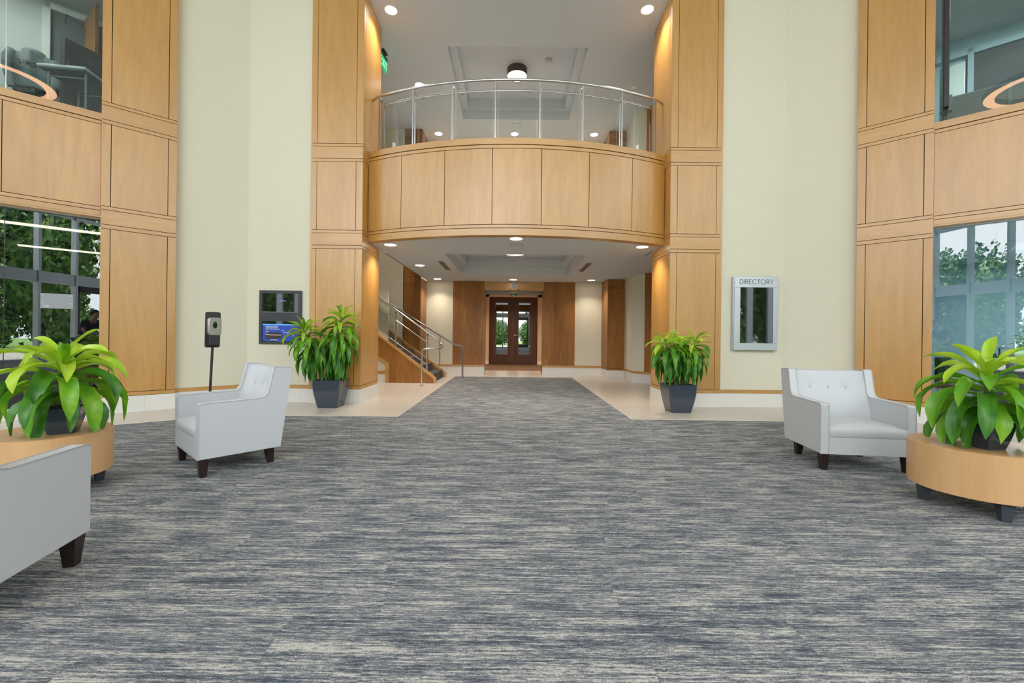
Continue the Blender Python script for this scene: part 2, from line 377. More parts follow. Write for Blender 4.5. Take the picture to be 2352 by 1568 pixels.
# ------------------------------------------------------------------ the two sides of the lobby
for side, nm in ((-1, 'left'), (1, 'right')):
    Mw = wing(side)
    # gallery pillar: front and inner faces panelled, plinth
    mb = MB()
    mb.box(2.61*side, 3.42*side, 7.18, 8.04, .0, HT, 2)
    Mf = frame(O=(2.58*side, 7.15), u=(side, 0), nrm=(0, 1))
    panels(mb, Mf, col_rects(0, .87, .115, .77, HT))
    Mi = frame(O=(2.58*side, 7.15), u=(0, 1), nrm=(side, 0))
    panels(mb, Mi, col_rects(0, .92, .10, .84, 6.75, 6.93))
    panels(mb, frame(O=(3.45*side, 7.15), u=(0, 1), nrm=(-side, 0)), [(0, .1, .232, HT, 'v')])
    mb.box(2.572*side, 3.458*side, 7.142, 8.075, 0, .232, 3)
    mb.box(2.6*side, 3.43*side, 8.04, 8.07, .232, HT, 1)
    S(mb.build('wall_%s_pillar' % nm, WOODS))
    # cream walls: frontal piece and angled piece
    mb = MB()
    bend = (4.52*side, 7.2)
    e0 = Mw @ Vector((-.75, .11, 0)); e1 = Mw @ Vector((-.75, .35, 0))
    poly = [(3.44*side, 7.2), bend, (e0.x, e0.y), (e1.x, e1.y), (4.68*side, 7.5), (3.44*side, 7.5)]
    mb.prism(poly, .29, HT, 0)
    S(mb.build('wall_%s_cream' % nm, M_CREAM))
    mb = MB()
    d = .012
    q0 = Mw @ Vector((-.80, .11-d, 0))
    mb.prism([(3.44*side, 7.2-d), (4.52*side-.005*side, 7.2-d), (q0.x, q0.y), (e1.x, e1.y), (4.68*side, 7.5), (3.44*side, 7.5)], .232, .288, 0)
    S(mb.build('trim_%s_rail' % nm, M_WH))
    mb = MB()
    mb.prism([(3.44*side, 7.2-.006), (4.52*side, 7.2-.006), (q0.x, q0.y), (e1.x, e1.y), (4.68*side, 7.5), (3.44*side, 7.5)], 0, .230, 0)
    S(mb.build('baseboard_%s' % nm, M_PLINTH))
    # wood column on the angled wall
    mb = MB()
    mb.box(-.80, -.03, .03, .32, 0, HT, 2, Mw)
    panels(mb, Mw, col_rects(-.83, 0, -.725, -.10, HT))
    mb.box(-.03, -.0, .032, .30, .232, HT, 0, Mw)
    mb.box(-.83, -.80, .032, .30, .232, HT, 0, Mw)
    mb.box(-.838, .008, -.008, .30, 0, .23, 3, Mw)
    S(mb.build('wall_%s_column' % nm, WOODS))
    # spandrel between the storeys
    mb = MB()
    mb.box(0, 3.6, .13, .34, 2.78, 4.2, 2, Mw)
    r = [(0, 3.6, 2.77, 2.846, 'h'), (0, 3.6, 2.846, 2.897, 'h'), (0, 3.6, 4.05, 4.10, 'h')]
    for a in range(4): r.append((.0 if a == 0 else .90*a, .90*(a+1), 2.897, 4.05, 'v'))
    panels(mb, Mw, r, .10)
    mb.box(0, 3.6, .09, .34, 4.106, 4.20, 1, Mw)
    mb.box(0, 3.6, .10, .34, 2.75, 2.772, 1, Mw)
    S(mb.build('wall_%s_spandrel' % nm, WOODS))
    mb = MB()
    mb.box(0, 3.6, .14, .34, 6.9, HT, 0, Mw)
    S(mb.build('wall_%s_upper' % nm, M_CREAM))
    mb = MB(); mb.box(.008, 3.6, .16, .34, 0, .125, 0, Mw); S(mb.build('trim_%s_sill' % nm, M_PLINTH))

# glazing: lower and upper windows, pane by pane
wn = 0
for side in (-1, 1):
    Mw = wing(side)
    for z0, z1, n0 in ((.125, 2.735, .24), (4.20, 6.9, .20)):
        wn += 1
        w = empty('window_%d' % wn, L3(side, 0, n0, z0), 0, kind='structure'); 
        inv = Matrix.Translation(-Vector(w.location))
        for k in range(4):
            mb = MB(); mb.box(.004+.885*k if k else 0.0, .885*(k+1)-.004, n0, n0+.012, z0, z1, 0, inv @ Mw)
            mb.build('glass_pane', M_WINL if z0 < 1 else M_WIN, w)
        mb = MB()
        for k in range(1, 4): mb.box(.885*k-.004, .885*k+.004, n0+.001, n0+.011, z0, z1, 0, inv @ Mw)
        mb.build('glazing_joint', M_BLACK if z0 < 1 else M_ALU, w)
        mb = MB()
        if z0 < 1: mb.box(0, 3.6, n0-.03, n0+.04, z1, z1+.028, 0, inv @ Mw); mb.box(0, 3.6, n0-.01, n0+.022, z0-.005, z0+.012, 0, inv @ Mw)
        else: mb.box(0, 3.6, n0-.02, n0+.03, z1-.03, z1, 0, inv @ Mw)
        mb.build('frame_rail', M_STEEL if z0 < 1 else M_GREY, w)

# ------------------------------------------------------------------ floor and carpet
mb = MB(); mb.box(-9.5, 9.5, -6.3, 12.95, -.1, 0); S(mb.build('floor', M_TILE))
cp = [(-1.64,11.98), (-1.64,5.99), (-3.95,5.96), (-4.98,5.21), (-8.35,2.1), (-8.35,-6.1), (8.35,-6.1), (8.35,2.1), (4.98,5.21), (3.95,5.96), (1.64,5.99), (1.64,11.98)]
mb = MB(); mb.prism(cp, 0, .006); S(mb.build('floor_carpet', M_CARPET))
mb = MB()
for a, b in zip(cp[:5], cp[1:5]): 
    mb.tube([(a[0],a[1],.003),(b[0],b[1],.003)], .008, 6)
    mb.tube([(-a[0],a[1],.003),(-b[0],b[1],.003)], .008, 6)
mb.tube([(-1.64,11.98,.003),(1.64,11.98,.003)], .008, 6)
S(mb.build('trim_carpet', plain('carpet_edge', (.62,.60,.56,1), .5)))

# ------------------------------------------------------------------ lobby envelope behind the camera
mb = MB(); mb.box(-9, 9, -6.3, 7.5, HT, HT+.2); S(mb.build('ceiling', M_WHITE))
mb = MB(); mb.box(-12.5, 12.5, -6.4, 18.2, HT+.25, HT+.4); S(mb.build('roof_sun_block', M_GREY))  # unseen slab added over all the rooms to keep sun from leaking in
mb = MB(); mb.box(-2.6, 2.6, 7.2, 7.4, 6.95, HT); S(mb.build('wall_front', M_CREAM))
cw = empty('window_9', (0, -6.1, 0), kind='structure')
xs = [-8.3, -7.2, -5.95, -4.7, -3.45, -2.2, -.95, .3, 1.55, 2.8, 4.05, 5.3, 6.55, 7.8, 8.3]
mb = MB()
for x in xs: mb.box(x-.045, x+.045, -.10, .12, 0, HT)
mb.build('mullion', M_MULL, cw)
mb = MB()
for z in (.06, 3.3, 5.6, 8.0, HT-.06): mb.box(-8.35, 8.35, -.06, .08, z-.06, z+.06)
mb.box(-8.35, 8.35, -.07, .09, 2.95, 3.24)
mb.build('transom', M_MULL, cw)
mb = MB()
for a, b in ((4.05, 5.3), (-4.7, -3.45), (.3, 1.55)):
    for q0, q1 in ((a+.05, a+.17), (b-.17, b-.05)): mb.box(q0, q1, -.05, .05, .1, 2.95)
    mb.box(a+.05, b-.05, -.05, .05, .1, .4); mb.box(a+.05, b-.05, -.05, .05, 2.7, 2.95)
mb.build('door_stile', M_CHAR, cw)
for k, side in ((10, -1), (11, 1)):
    sw = empty('window_%d' % k, (8.45*side, -1.3, 0), kind='structure')
    mb = MB()
    for y in (-4.75, -3.5, -2.25, -1.0, .25, 1.5, 2.75, 4.0, 4.65): mb.box(-.1, .1, y-.045, y+.045, 0, HT)
    mb.build('mullion', M_MULL, sw)
    mb = MB()
    for z in (.06, 3.3, 5.6, 8.0, HT-.06): mb.box(-.07, .07, -4.75, 4.7, z-.06, z+.06)
    mb.build('transom', M_MULL, sw)

# ------------------------------------------------------------------ gallery shell
ZC, ZU, YB = 2.78, 6.93, 12.75
RB, YC = 5.76, 12.57           # balcony arc
def arc_pt(deg, r=RB): a = math.radians(deg); return (r*math.sin(a), YC-r*math.cos(a))
def ceiling_tray(name, z, x0, x1, arcfront):
    mb = MB(); tx, ty0, ty1 = 1.41, 8.53, 11.38
    if arcfront:
        n = 26; am = math.degrees(math.asin(2.575/RB))
        prev = None
        for i in range(n+1):
            p = arc_pt(-am+2*am*i/n, RB-.04)
            if prev: mb.add([(prev[0],prev[1],z),(p[0],p[1],z),(p[0],ty0,z),(prev[0],ty0,z)], [(0,1,2,3)])
            prev = p
        mb.add([(2.575,8.0,z),(x1,8.0,z),(x1,ty0,z),(2.575,ty0,z)], [(0,1,2,3)])
    else:
        mb.add([(x0,7.2,z),(x1,7.2,z),(x1,ty0,z),(x0,ty0,z)], [(0,1,2,3)])
    q = lambda a,b,c,d: mb.add([(a,c,z),(b,c,z),(b,d,z),(a,d,z)], [(0,1,2,3)])
    q(x0, -tx, ty0, ty1); q(tx, x1, ty0, ty1); q(x0, x1, ty1, YB+.02)
    def ring(X, A, B, z0, z1):
        mb.add([(-X,A,z0),(X,A,z0),(X,B,z0),(-X,B,z0),(-X,A,z1),(X,A,z1),(X,B,z1),(-X,B,z1)], [(0,1,5,4),(1,2,6,5),(2,3,7,6),(3,0,4,7)])
    ring(tx, ty0, ty1, z, z+.225); i = .15
    X, A, B = tx-i, ty0+i, ty1-i; z1 = z+.225
    mb.add([(-tx,ty0,z1),(tx,ty0,z1),(tx,ty1,z1),(-tx,ty1,z1),(-X,A,z1),(X,A,z1),(X,B,z1),(-X,B,z1)], [(0,1,5,4),(1,2,6,5),(2,3,7,6),(3,0,4,7)])
    ring(X, A, B, z1, z1+.22); z2 = z1+.22
    mb.add([(-X,A,z2),(X,A,z2),(X,B,z2),(-X,B,z2)], [(0,1,2,3)])
    return S(mb.build(name, M_WHITE))
ceiling_tray('ceiling_gallery', ZC, -2.6, 3.75, True)
ceiling_tray('ceiling_upper', ZU, -5.4, 5.4, False)
# upper gallery floor slab
mb = MB()
pts = [arc_pt(-26.5+53*i/20, RB-.05) for i in range(21)]
mb.prism(pts + [(2.575,8.05),(3.75,8.05),(3.75,YB),(-2.6,YB),(-2.6,8.05),(-2.575,8.05)], 3.5, 4.15); S(mb.build('floor_upper', plain('upper_carpet', (.36,.36,.36,1), .9)))
mb = MB(); mb.box(-2.62, -2.59, 8.05, 11.95, ZC, 4.15); S(mb.build('trim_slab_edge', M_WH))
# back wall with its openings
mb = MB()
for z0, z1 in ((.29, ZC), (4.15, ZU)):
    mb.box(-2.63, -1.82, YB, YB+.15, z0, z1, 4); mb.box(1.82, 2.63, YB, YB+.15, z0, z1, 4)
mb.box(-1.82, 1.82, YB, YB+.15, 4.15, ZU, 4)
for s in (-1, 1):
    mb.box(.885*s, 1.82*s, YB-.02, YB+.15, .29, ZC, 0)
    mb.box(.86*s, 2.63*s, YB-.03, YB+.15, .232, .288, 1)
    mb.box(.86*s, 2.63*s, YB-.024, YB+.15, 0, .230, 3)
    mb.box(.86*s, .885*s, YB-.02, YB+.35, .0, 2.52, 0)
mb.box(-.885, -.13, YB-.02, YB+.15, 2.52, ZC, 1); mb.box(.13, .885, YB-.02, YB+.15, 2.52, ZC, 1)
mb.box(-.125, .125, YB-.02, YB+.15, 2.52, ZC, 1)
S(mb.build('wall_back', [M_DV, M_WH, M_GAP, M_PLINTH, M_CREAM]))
# pillars against the back wall and the walls beside them
for side, nm in ((-1, 'left'), (1, 'right')):
    mb = MB(); x0, x1 = 2.62*side, 3.12*side
    mb.box(2.65*side, 3.10*side, 11.98, YB+.1, 0, ZU, 2)
    rr = lambda w: [(0, w, .232, .29, 'h'), (0, w, .29, 2.53, 'v'), (0, w, 2.53, 2.59, 'h'), (0, w, 2.59, 2.78, 'h'), (0, w, 2.78, 4.3, 'h'), (0, w, 4.3, 6.66, 'v'), (0, w, 6.66, 6.72, 'h'), (0, w, 6.72, 6.93, 'h')]
    panels(mb, frame(O=(x0, 11.95), u=(side, 0), nrm=(0, 1)), rr(.5))
    panels(mb, frame(O=(x0, 11.95), u=(0, 1), nrm=(side, 0)), rr(.85))
    mb.box(2.61*side, 3.13*side, 11.94, YB, 0, .230, 3)
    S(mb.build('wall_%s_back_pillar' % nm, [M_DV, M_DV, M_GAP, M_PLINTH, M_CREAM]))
# right: stepped cream wall, then a wood wall with a dark doorway
mb = MB()
mb.prism([(3.10,11.96),(3.06,11.0),(3.30,10.8),(4.2,10.8),(4.2,11.96)], .29, ZU, 4)
mb.prism([(3.09,11.97),(3.045,10.99),(3.29,10.785),(4.2,10.785),(4.2,11.97)], .232, .288, 1)
mb.prism([(3.095,11.97),(3.05,10.993),(3.295,10.79),(4.2,10.79),(4.2,11.97)], 0, .230, 3)
mb.prism([(3.30,10.79),(3.48,10.55),(3.56,10.55),(3.56,10.79)], .29, ZU, 0)
mb.prism([(3.29,10.785),(3.475,10.535),(3.56,10.535),(3.56,10.785)], .232, .288, 1)
mb.prism([(3.295,10.79),(3.48,10.54),(3.56,10.54),(3.56,10.79)], 0, .230, 3)
mb.box(3.50, 3.75, 8.05, 9.5, 0, ZU, 0); mb.box(3.50, 3.75, 10.5, 10.6, 0, ZU, 0); mb.box(3.50, 3.75, 9.5, 10.5, 2.35, ZU, 0)
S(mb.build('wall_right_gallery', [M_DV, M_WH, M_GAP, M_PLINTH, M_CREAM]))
dr = empty('door_3', (3.56, 10.0, 0), kind='structure')
mb = MB(); mb.box(0, .05, -.49, .49, .01, 2.34); mb.build('leaf', M_DOOR, dr)
mb = MB(); mb.tube([(-.05,-.4,1.0),(-.05,-.28,1.0)], .01, 8); mb.tube([(0,-.4,1.0),(-.05,-.4,1.0)], .01, 8); mb.build('handle', M_STEEL, dr)
mb = MB(); mb.box(3.4, 5.4, 8.07, 8.2, 4.15, ZU); mb.box(5.3, 5.4, 8.07, 12.9, 4.15, ZU); mb.box(3.1, 5.4, 12.75, 12.9, 4.15, ZU); S(mb.build('wall_right_upper_gallery', M_CREAM))
# left: stairwell walls
mb = MB(); mb.box(-5.4, -3.10, 11.95, 12.1, 0, ZU); mb.box(-5.4, -5.3, 8.07, 11.95, 0, ZU); mb.box(-5.4, -3.42, 8.0, 8.1, 0, ZU)
S(mb.build('wall_left_stairwell', M_CREAM))
# vestibule beyond the doorway
mb = MB()
for s in (-1, 1): mb.box(1.16*s, 1.3*s, YB+.2, 17.7, .1, 2.86); mb.box(.885*s, 1.3*s, YB+.15, YB+.3, 0, 2.86)
mb.box(-1.3, 1.3, 17.62, 17.75, 0, 2.95)
S(mb.build('wall_vestibule', plain('vestibule_paint', (.75,.60,.45,1), .7)))
mb = MB(); mb.box(-1.3, 1.3, YB+.15, 17.7, 2.86, 2.95); S(mb.build('ceiling_vestibule', M_WHITE))
mb = MB(); mb.box(-1.3, 1.3, 12.95, 14.3, -.1, .0); S(mb.build('floor_vestibule', M_TILE))
mb = MB(); mb.box(-1.3, 1.3, 14.3, 17.75, -.1, .004); S(mb.build('floor_vestibule_mat', M_BROWN))
mb = MB()
for s in (-1, 1): mb.box(.99*s, 1.16*s, 17.42, 17.6, 0, 2.84)
mb.box(-1.16, 1.16, 17.42, 17.6, 2.75, 2.84)
S(mb.build('trim_door_frame', plain('pale_door_frame', (.75,.58,.42,1), .5)))
mb = MB()
for s in (-1, 1): mb.box(.12*s, .84*s, YB+.18, YB+.30, 2.42, 2.50)
mb.box(-.86, .86, YB+.15, YB+.34, 2.505, 2.53)
S(mb.build('trim_door_closer', M_GREY))
for k, (a, b, g0, g1) in enumerate(((-.985, -.004, -.75, -.23), (.004, .985, .22, .74))):
    dr = empty('door_%d' % (k+1), ((a+b)/2, 17.5, 0), kind='structure'); c = (a+b)/2
    mb = MB(); mb.box(a-c, g0-c, -.025, .025, .008, 2.745); mb.box(g1-c, b-c, -.025, .025, .008, 2.745)
    mb.box(g0-c, g1-c, -.025, .025, .008, .40); mb.box(g0-c, g1-c, -.025, .025, 2.54, 2.745)
    mb.build('door_leaf', M_DOOR, dr)
    mb = MB(); mb.box(g0-c, g1-c, -.006, .006, .40, 2.54); mb.build('vision_pane', plain('dark_door_glass', (.004,.004,.004,1), .01, spec=3.0, coat=1), dr)
    if k: 
        mb = MB(); mb.tube([(a-c+.06,-.03,1.19),(a-c+.06,-.07,1.19),(a-c+.18,-.07,1.19)], .011, 8); mb.ball((a-c+.06,-.03,1.19), .03, 10, sc=(1,.4,1)); mb.build('handle', M_STEEL, dr)

# ------------------------------------------------------------------ balcony front
mb = MB()
def arc_box(a0, a1, r0, r1, z0, z1, mat, n=4, ga=0.0):
    a0 += ga; a1 -= ga
    for i in range(n):
        p, q = a0+(a1-a0)*i/n, a0+(a1-a0)*(i+1)/n
        A, B = arc_pt(p, r0), arc_pt(q, r0); Cc, D = arc_pt(q, r1), arc_pt(p, r1)
        vs = [(A[0],A[1],z0),(B[0],B[1],z0),(Cc[0],Cc[1],z0),(D[0],D[1],z0),(A[0],A[1],z1),(B[0],B[1],z1),(Cc[0],Cc[1],z1),(D[0],D[1],z1)]
        fs = [(0,3,2,1),(4,5,6,7),(0,1,5,4),(2,3,7,6)]
        if i == 0: fs.append((3,0,4,7))
        if i == n-1: fs.append((1,2,6,5))
        mb.add(vs, fs, mat)
AE = 26.55
arc_box(-AE, AE, RB-.03, RB-.16, 2.80, 4.20, 2, 28)
arc_box(-AE, AE, RB, RB-.16, 2.765, 2.874, 1, 28)
arc_box(-AE, AE, RB, RB-.03, 2.884, 2.930, 1, 28)
arc_box(-AE, AE, RB, RB-.03, 4.157, 4.206, 1, 28)
arc_box(-AE, AE, RB+.012, RB-.22, 4.216, 4.315, 1, 28)
ja = [-AE] + [3.93+7.85*k for k in range(-3, 3)] + [AE]
for a, b in zip(ja, ja[1:]): arc_box(a, b, RB, RB-.03, 2.940, 4.147, 0, 5, .05)
mb2 = mb
S(mb2.build('wall_balcony', WOODS, smooth=12))

# balcony railing
rl = empty('balcony_railing', (0, 6.91, 4.315), 0, 'curved steel guardrail with smoked glass panels on the balcony front', 'railing')
inv = Matrix.Translation(-Vector(rl.location)); RR = RB-.10
ZR = 5.305
path = [(-2.585,arc_pt(-26)[1]+.19,ZR-.01)] + [(*arc_pt(-25.6+51.2*i/48, RR), ZR) for i in range(49)] + [(2.585,arc_pt(26)[1]+.19,ZR-.01)]
MB().tube(path, .024, 14, M=inv).build('handrail', M_STEEL, rl, smooth=50)
pa = [-24.9, -17.9, -10.8, -3.6, 3.6, 10.8, 17.9, 24.9]
for a in pa:
    mb = MB()
    for dr_ in (-.035, .035):
        p = arc_pt(a, RR+dr_); mb.box(-.011, .011, -.008, .008, 4.315, ZR-.06, 0, inv @ Matrix.Translation((p[0], p[1], 0)) @ Matrix.Rotation(math.radians(a), 4, 'Z'))
    p = arc_pt(a, RR); Mp = inv @ Matrix.Translation((p[0], p[1], 0)) @ Matrix.Rotation(math.radians(a), 4, 'Z')
    mb.box(-.012, .012, -.045, .045, ZR-.10, ZR-.055, 0, Mp); mb.tube([(0,0,ZR-.06),(0,0,ZR-.02)], .012, 8, M=Mp); mb.ball((0,0,ZR-.05), .02, 8, M=Mp)
    mb.box(-.02, .02, -.05, .05, 4.315, 4.322, 0, Mp)
    mb.build('post', M_STEEL, rl)
ZM = 5.125
for a, b in zip(pa, pa[1:]):
    MB().tube([(*arc_pt(a+(b-a)*i/8, RR-.0), ZM) for i in range(9)], .009, 8, M=inv).build('mid_rail', M_STEEL, rl, smooth=50)
    mb = MB(); n = 1; ga = .55; r0 = RR-.035
    for i in range(n):
        p0, p1 = a+ga+(b-a-2*ga)*i/n, a+ga+(b-a-2*ga)*(i+1)/n
        A, B = arc_pt(p0, r0), arc_pt(p1, r0); D, E_ = arc_pt(p0, r0-.012), arc_pt(p1, r0-.012)
        z0, z1 = 4.335, 5.185
        mb.hexa([(A[0],A[1],z0),(B[0],B[1],z0),(E_[0],E_[1],z0),(D[0],D[1],z0)], [(A[0],A[1],z1),(B[0],B[1],z1),(E_[0],E_[1],z1),(D[0],D[1],z1)], 0, inv)
    gp = mb.build('glass_panel', M_RAILG, rl)
    for t in (.22, .78):
        p = arc_pt(a+(b-a)*t, RR); q = arc_pt(a+(b-a)*t, r0)
        MB().tube([(p[0],p[1],ZM),(q[0],q[1],ZM)], .013, 8, M=inv).build('clip', M_STEEL, gp)

# ------------------------------------------------------------------ stairs
st = empty('trim_staircase', (-1.9, 10.25, 0), kind='structure'); inv = Matrix.Translation(-Vector(st.location))
mb = MB()
for i in range(9):
    x0 = -1.96-.27*i; mb.box(x0-.27-(0 if i < 8 else 1.3), x0, 10.33, 11.78, 0 if i == 0 else .2*i-.05, .2*(i+1), 0, inv)
mb.build('step', M_STEP, st)
sl = .74
for y0, y1 in ((10.25, 10.33), (11.78, 11.86)):
    mb = MB(); zt = lambda x: .21+(-1.99-x)*sl
    poly = [(-1.88,0),(-1.88,.12),(-1.99,.21),(-4.3,zt(-4.3)),(-4.3,zt(-4.3)-.55),(-3.42,.76),(-3.06,.50),(-3.06,0)]
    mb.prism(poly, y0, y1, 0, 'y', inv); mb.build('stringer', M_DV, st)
    mb = MB(); mb.prism([(-1.865,0),(-1.865,.125),(-1.985,.225),(-4.3,zt(-4.3)+.02),(-4.3,zt(-4.3)-.03),(-2.0,.165),(-1.92,.10),(-1.92,0)], y0-.012, y1+.012, 0, 'y', inv)
    mb.prism([(-3.0,0),(-3.0,.47),(-3.42,.75),(-4.3,zt(-4.3)-.56),(-4.3,zt(-4.3)-.62),(-3.42,.68),(-3.07,.44),(-3.07,0)], y0-.01, y1, 0, 'y', inv)
    mb.build('capping', M_WH, st)
mb = MB(); mb.box(-5.3, -3.05, 10.30, 10.36, .28, 2.2); S(mb.build('wall_under_stair', M_CREAM))
mb = MB(); mb.box(-5.3, -3.05, 10.28, 10.36, .20, .28); S(mb.build('trim_under_stair', M_WH))
mb = MB(); mb.box(-5.3, -3.05, 10.285, 10.36, 0, .20); S(mb.build('baseboard_under_stair', M_PLINTH))
# near handrail with glass
r1 = empty('stair_handrail', (-2.11, 9.77, 0), 0, 'steel handrail with glass infill, nearer side of the stairs, looping down to a floor post', 'handrail', 'stair handrails'); inv = Matrix.Translation(-Vector(r1.location))
hz = lambda x: 1.03+(-1.81-x)*.70
YS = 10.29
p = [(-4.3,YS,hz(-4.3)),(-1.95,YS,hz(-1.95)),(-1.80,YS,1.0),(-1.71,YS-.06,.91),(-1.68,YS-.2,.86),(-1.72,YS-.36,.85),(-1.82,9.80,.848),(-2.02,9.77,.847),(-2.09,9.77,.83),(-2.11,9.77,.77),(-2.11,9.77,.01)]
MB().tube(p, .021, 12, M=inv).build('rail', M_STEEL, r1, smooth=60)
MB().lathe([(.05,.0),(.05,.008),(.03,.014)], 0, 0, 20).build('base_flange', M_STEEL, r1, smooth=40)
for x in (-2.85, -2.09, -3.65):
    mb = MB(); zb = .22+(-1.99-x)*sl
    for d in (-.03, .03): mb.box(x-.012, x+.012, YS+d-.007, YS+d+.007, zb, hz(x)-.05, 0, inv)
    mb.box(x-.012, x+.012, YS-.037, YS+.037, hz(x)-.09, hz(x)-.05, 0, inv); mb.tube([(x,YS,hz(x)-.06),(x,YS,hz(x))], .012, 8, M=inv)
    mb.build('post', M_STEEL, r1)
for o_ in (-.25, -.78):
    MB().tube([(-4.3,YS,hz(-4.3)+o_),(-2.09,YS,hz(-2.09)+o_)], .009, 8, M=inv).build('mid_rail', M_STEEL, r1, smooth=60)
for xa, xb in ((-2.15,-2.79),(-2.91,-3.59)):
    mb = MB(); mb.prism([(xa,hz(xa)-.16),(xb,hz(xb)-.16),(xb,hz(xb)-.80),(xa,hz(xa)-.80)], YS-.006, YS+.006, 0, 'y', inv); mb.build('glass_panel', M_RAILG, r1)
r2 = empty('stair_handrail', (-1.40, 11.74, 0), 0, 'plain dark-metal handrail on the far side of the stairs, ending in a floor post', 'handrail', 'stair handrails'); inv = Matrix.Translation(-Vector(r2.location))
p = [(-4.3,11.74,2.56),(-1.68,11.74,.93),(-1.58,11.74,.89),(-1.46,11.74,.88),(-1.41,11.74,.86),(-1.40,11.74,.80),(-1.40,11.74,.01)]
MB().tube(p, .021, 12, M=inv).build('rail', plain('dark_steel', (.30,.28,.27,1), .3, 1), r2, smooth=60)
MB().lathe([(.05,.0),(.05,.008),(.03,.014)], 0, 0, 20).build('base_flange', M_STEEL, r2, smooth=40)
mb = MB(); mb.tube([(-2.03,11.74,.34),(-2.03,11.74,1.13)], .016, 10, M=inv); mb.build('post', M_STEEL, r2, smooth=60)
mb = MB(); mb.tube([(-3.15,11.85,1.72),(-3.15,11.76,1.72),(-3.15,11.74,1.83)], .012, 8, M=inv); mb.build('bracket', M_STEEL, r2, smooth=60)

# ------------------------------------------------------------------ ceiling fixtures
def lamp(name, loc, power, size=.16, color=(1,.92,.80), spread=110, rot=(0,0,0)):
    l = bpy.data.lights.new(name, 'AREA'); l.shape = 'DISK'; l.size = size; l.energy = power; l.color = color; l.spread = math.radians(spread)
    o = bpy.data.objects.new(name, l); C.objects.link(o); o.location = loc; o.rotation_euler = rot; return o
dl0 = empty('recessed_downlight', (0,0,0))
MB().lathe([(.097,0),(.118,-.006),(.122,0)], 0, 0, 32, caps=False).build('trim_ring', plain('white_trim', (.8,.8,.78,1), .5), dl0, smooth=40)
MB().lathe([(.0,-.002),(.1,-.002)], 0, 0, 32, caps=False).build('diffuser', M_LAMP, dl0)
LOW = [(0,7.13,'round downlight in the gallery ceiling just behind the centre of the balcony edge'),
 (-2.27,7.72,'downlight under the balcony beside the left pillar'), (2.27,7.66,'downlight under the balcony beside the right pillar'),
 (-2.22,9.95,'small downlight in the gallery ceiling above the stairs'), (-2.22,12.3,'downlight washing the cream back wall left of the doors'),
 (-.03,12.3,'downlight directly above the double doors at the back'), (2.2,12.2,'downlight washing the cream back wall right of the doors')]
UP = [(-2.27,7.6,'upper ceiling downlight beside the left pillar, near the top of the picture'), (2.27,7.52,'upper ceiling downlight beside the right pillar, near the top of the picture'),
 (-2.25,9.87,'upper ceiling downlight partly hidden by the left part of the handrail'), (-2.22,12.23,'upper ceiling downlight seen through the balcony glass, left one of the row of three'),
 (-.04,12.2,'upper ceiling downlight seen through the balcony glass, middle one of the row of three'), (2.23,12.18,'upper ceiling downlight seen through the balcony glass, right one of the row of three')]
first = True
PL, PU = 14, 24
for lst, z, g, pw in ((LOW, ZC, 'downlights under the balcony', PL), (UP, ZU, 'downlights in the upper gallery ceiling', PU)):
    for x, y, lab in lst:
        if first: o = dl0; o.location = (x, y, z-.001); first = False
        else: o = dup(dl0, (x, y, z-.001))
        o['label'] = lab; o['category'] = 'downlight'; o['group'] = g
        lamp('downlight_lamp', (x, y, z-.03), pw*(.6 if 7.4 < y < 7.8 else (.45 if y > 12 and z < 4 else 1)), color=(1,.88,.72) if z < 4 else (1,.93,.85))
for z, lab in ((ZC, 'drum ceiling light in the recessed tray under the balcony'), (ZU, 'bronze drum ceiling light in the recessed tray of the upper ceiling')):
    t = empty('drum_ceiling_light', (0, 9.95, z+.445), 0, lab, 'ceiling light')
    MB().lathe([(.225,-.165),(.232,-.165),(.232,0),(.0,0)], 0, 0, 48, caps=False).build('drum_shade', plain('bronze_drum', (.12,.09,.075,1), .45, .6), t, smooth=40)
    MB().lathe([(.0,-.16),(.2,-.16),(.225,-.155)], 0, 0, 48, caps=False).build('diffuser', M_DRUM, t, smooth=60)
    lamp('drum_lamp', (0, 9.95, z+.27), 6, .4, spread=160)
for z, y, lab in ((ZC, 7.62, 'round flush speaker grille in the ceiling under the balcony'), (ZU, 11.7, 'round flush speaker grille in the upper gallery ceiling')):
    t = empty('ceiling_speaker', (0, y, z), 0, lab, 'speaker')
    MB().lathe([(.118,-.004),(.125,-.006),(.13,0)], 0, 0, 40, caps=False).build('rim', M_GREY, t, smooth=40)
    MB().lathe([(.0,-.003),(.118,-.003)], 0, 0, 40, caps=False).build('grille', M_WHITE, t)
for s, lab in ((-1, 'slotted air vent in the gallery ceiling, on the stairs side'), (1, 'slotted air vent in the gallery ceiling, opposite the stairs')):
    t = empty('ceiling_vent', (1.64*s, 9.97, ZC), 0, lab, 'vent', 'air vents beside the ceiling tray')
    mb = MB(); mb.box(-.07,-.055,-.62,.62,-.01,0); mb.box(.055,.07,-.62,.62,-.01,0); mb.box(-.07,.07,-.62,-.6,-.01,0); mb.box(-.07,.07,.6,.62,-.01,0); mb.build('frame', plain('tan_vent_frame', (.6,.45,.33,1), .5), t)
    mb = MB(); mb.box(-.055,.055,-.6,.6,-.003,0)
    for k in range(4): mb.box(-.045+.028*k-.004,-.045+.028*k+.004,-.6,.6,-.009,-.002)
    mb.build('slats', plain('tan_slats', (.16,.11,.07,1), .6), t)
t = empty('smoke_detector', (.70, 9.6, ZU+.445), 0, 'round smoke detector beside the drum light in the upper tray', 'detector')
MB().lathe([(.03,-.055),(.05,-.05),(.055,-.03)], 0, 0, 24).build('sensor', M_WHITE, t, smooth=40)
MB().lathe([(.07,-.03),(.085,-.02),(.085,0)], 0, 0, 24).build('base', plain('beige_plastic', (.55,.54,.45,1), .5), t, smooth=40)
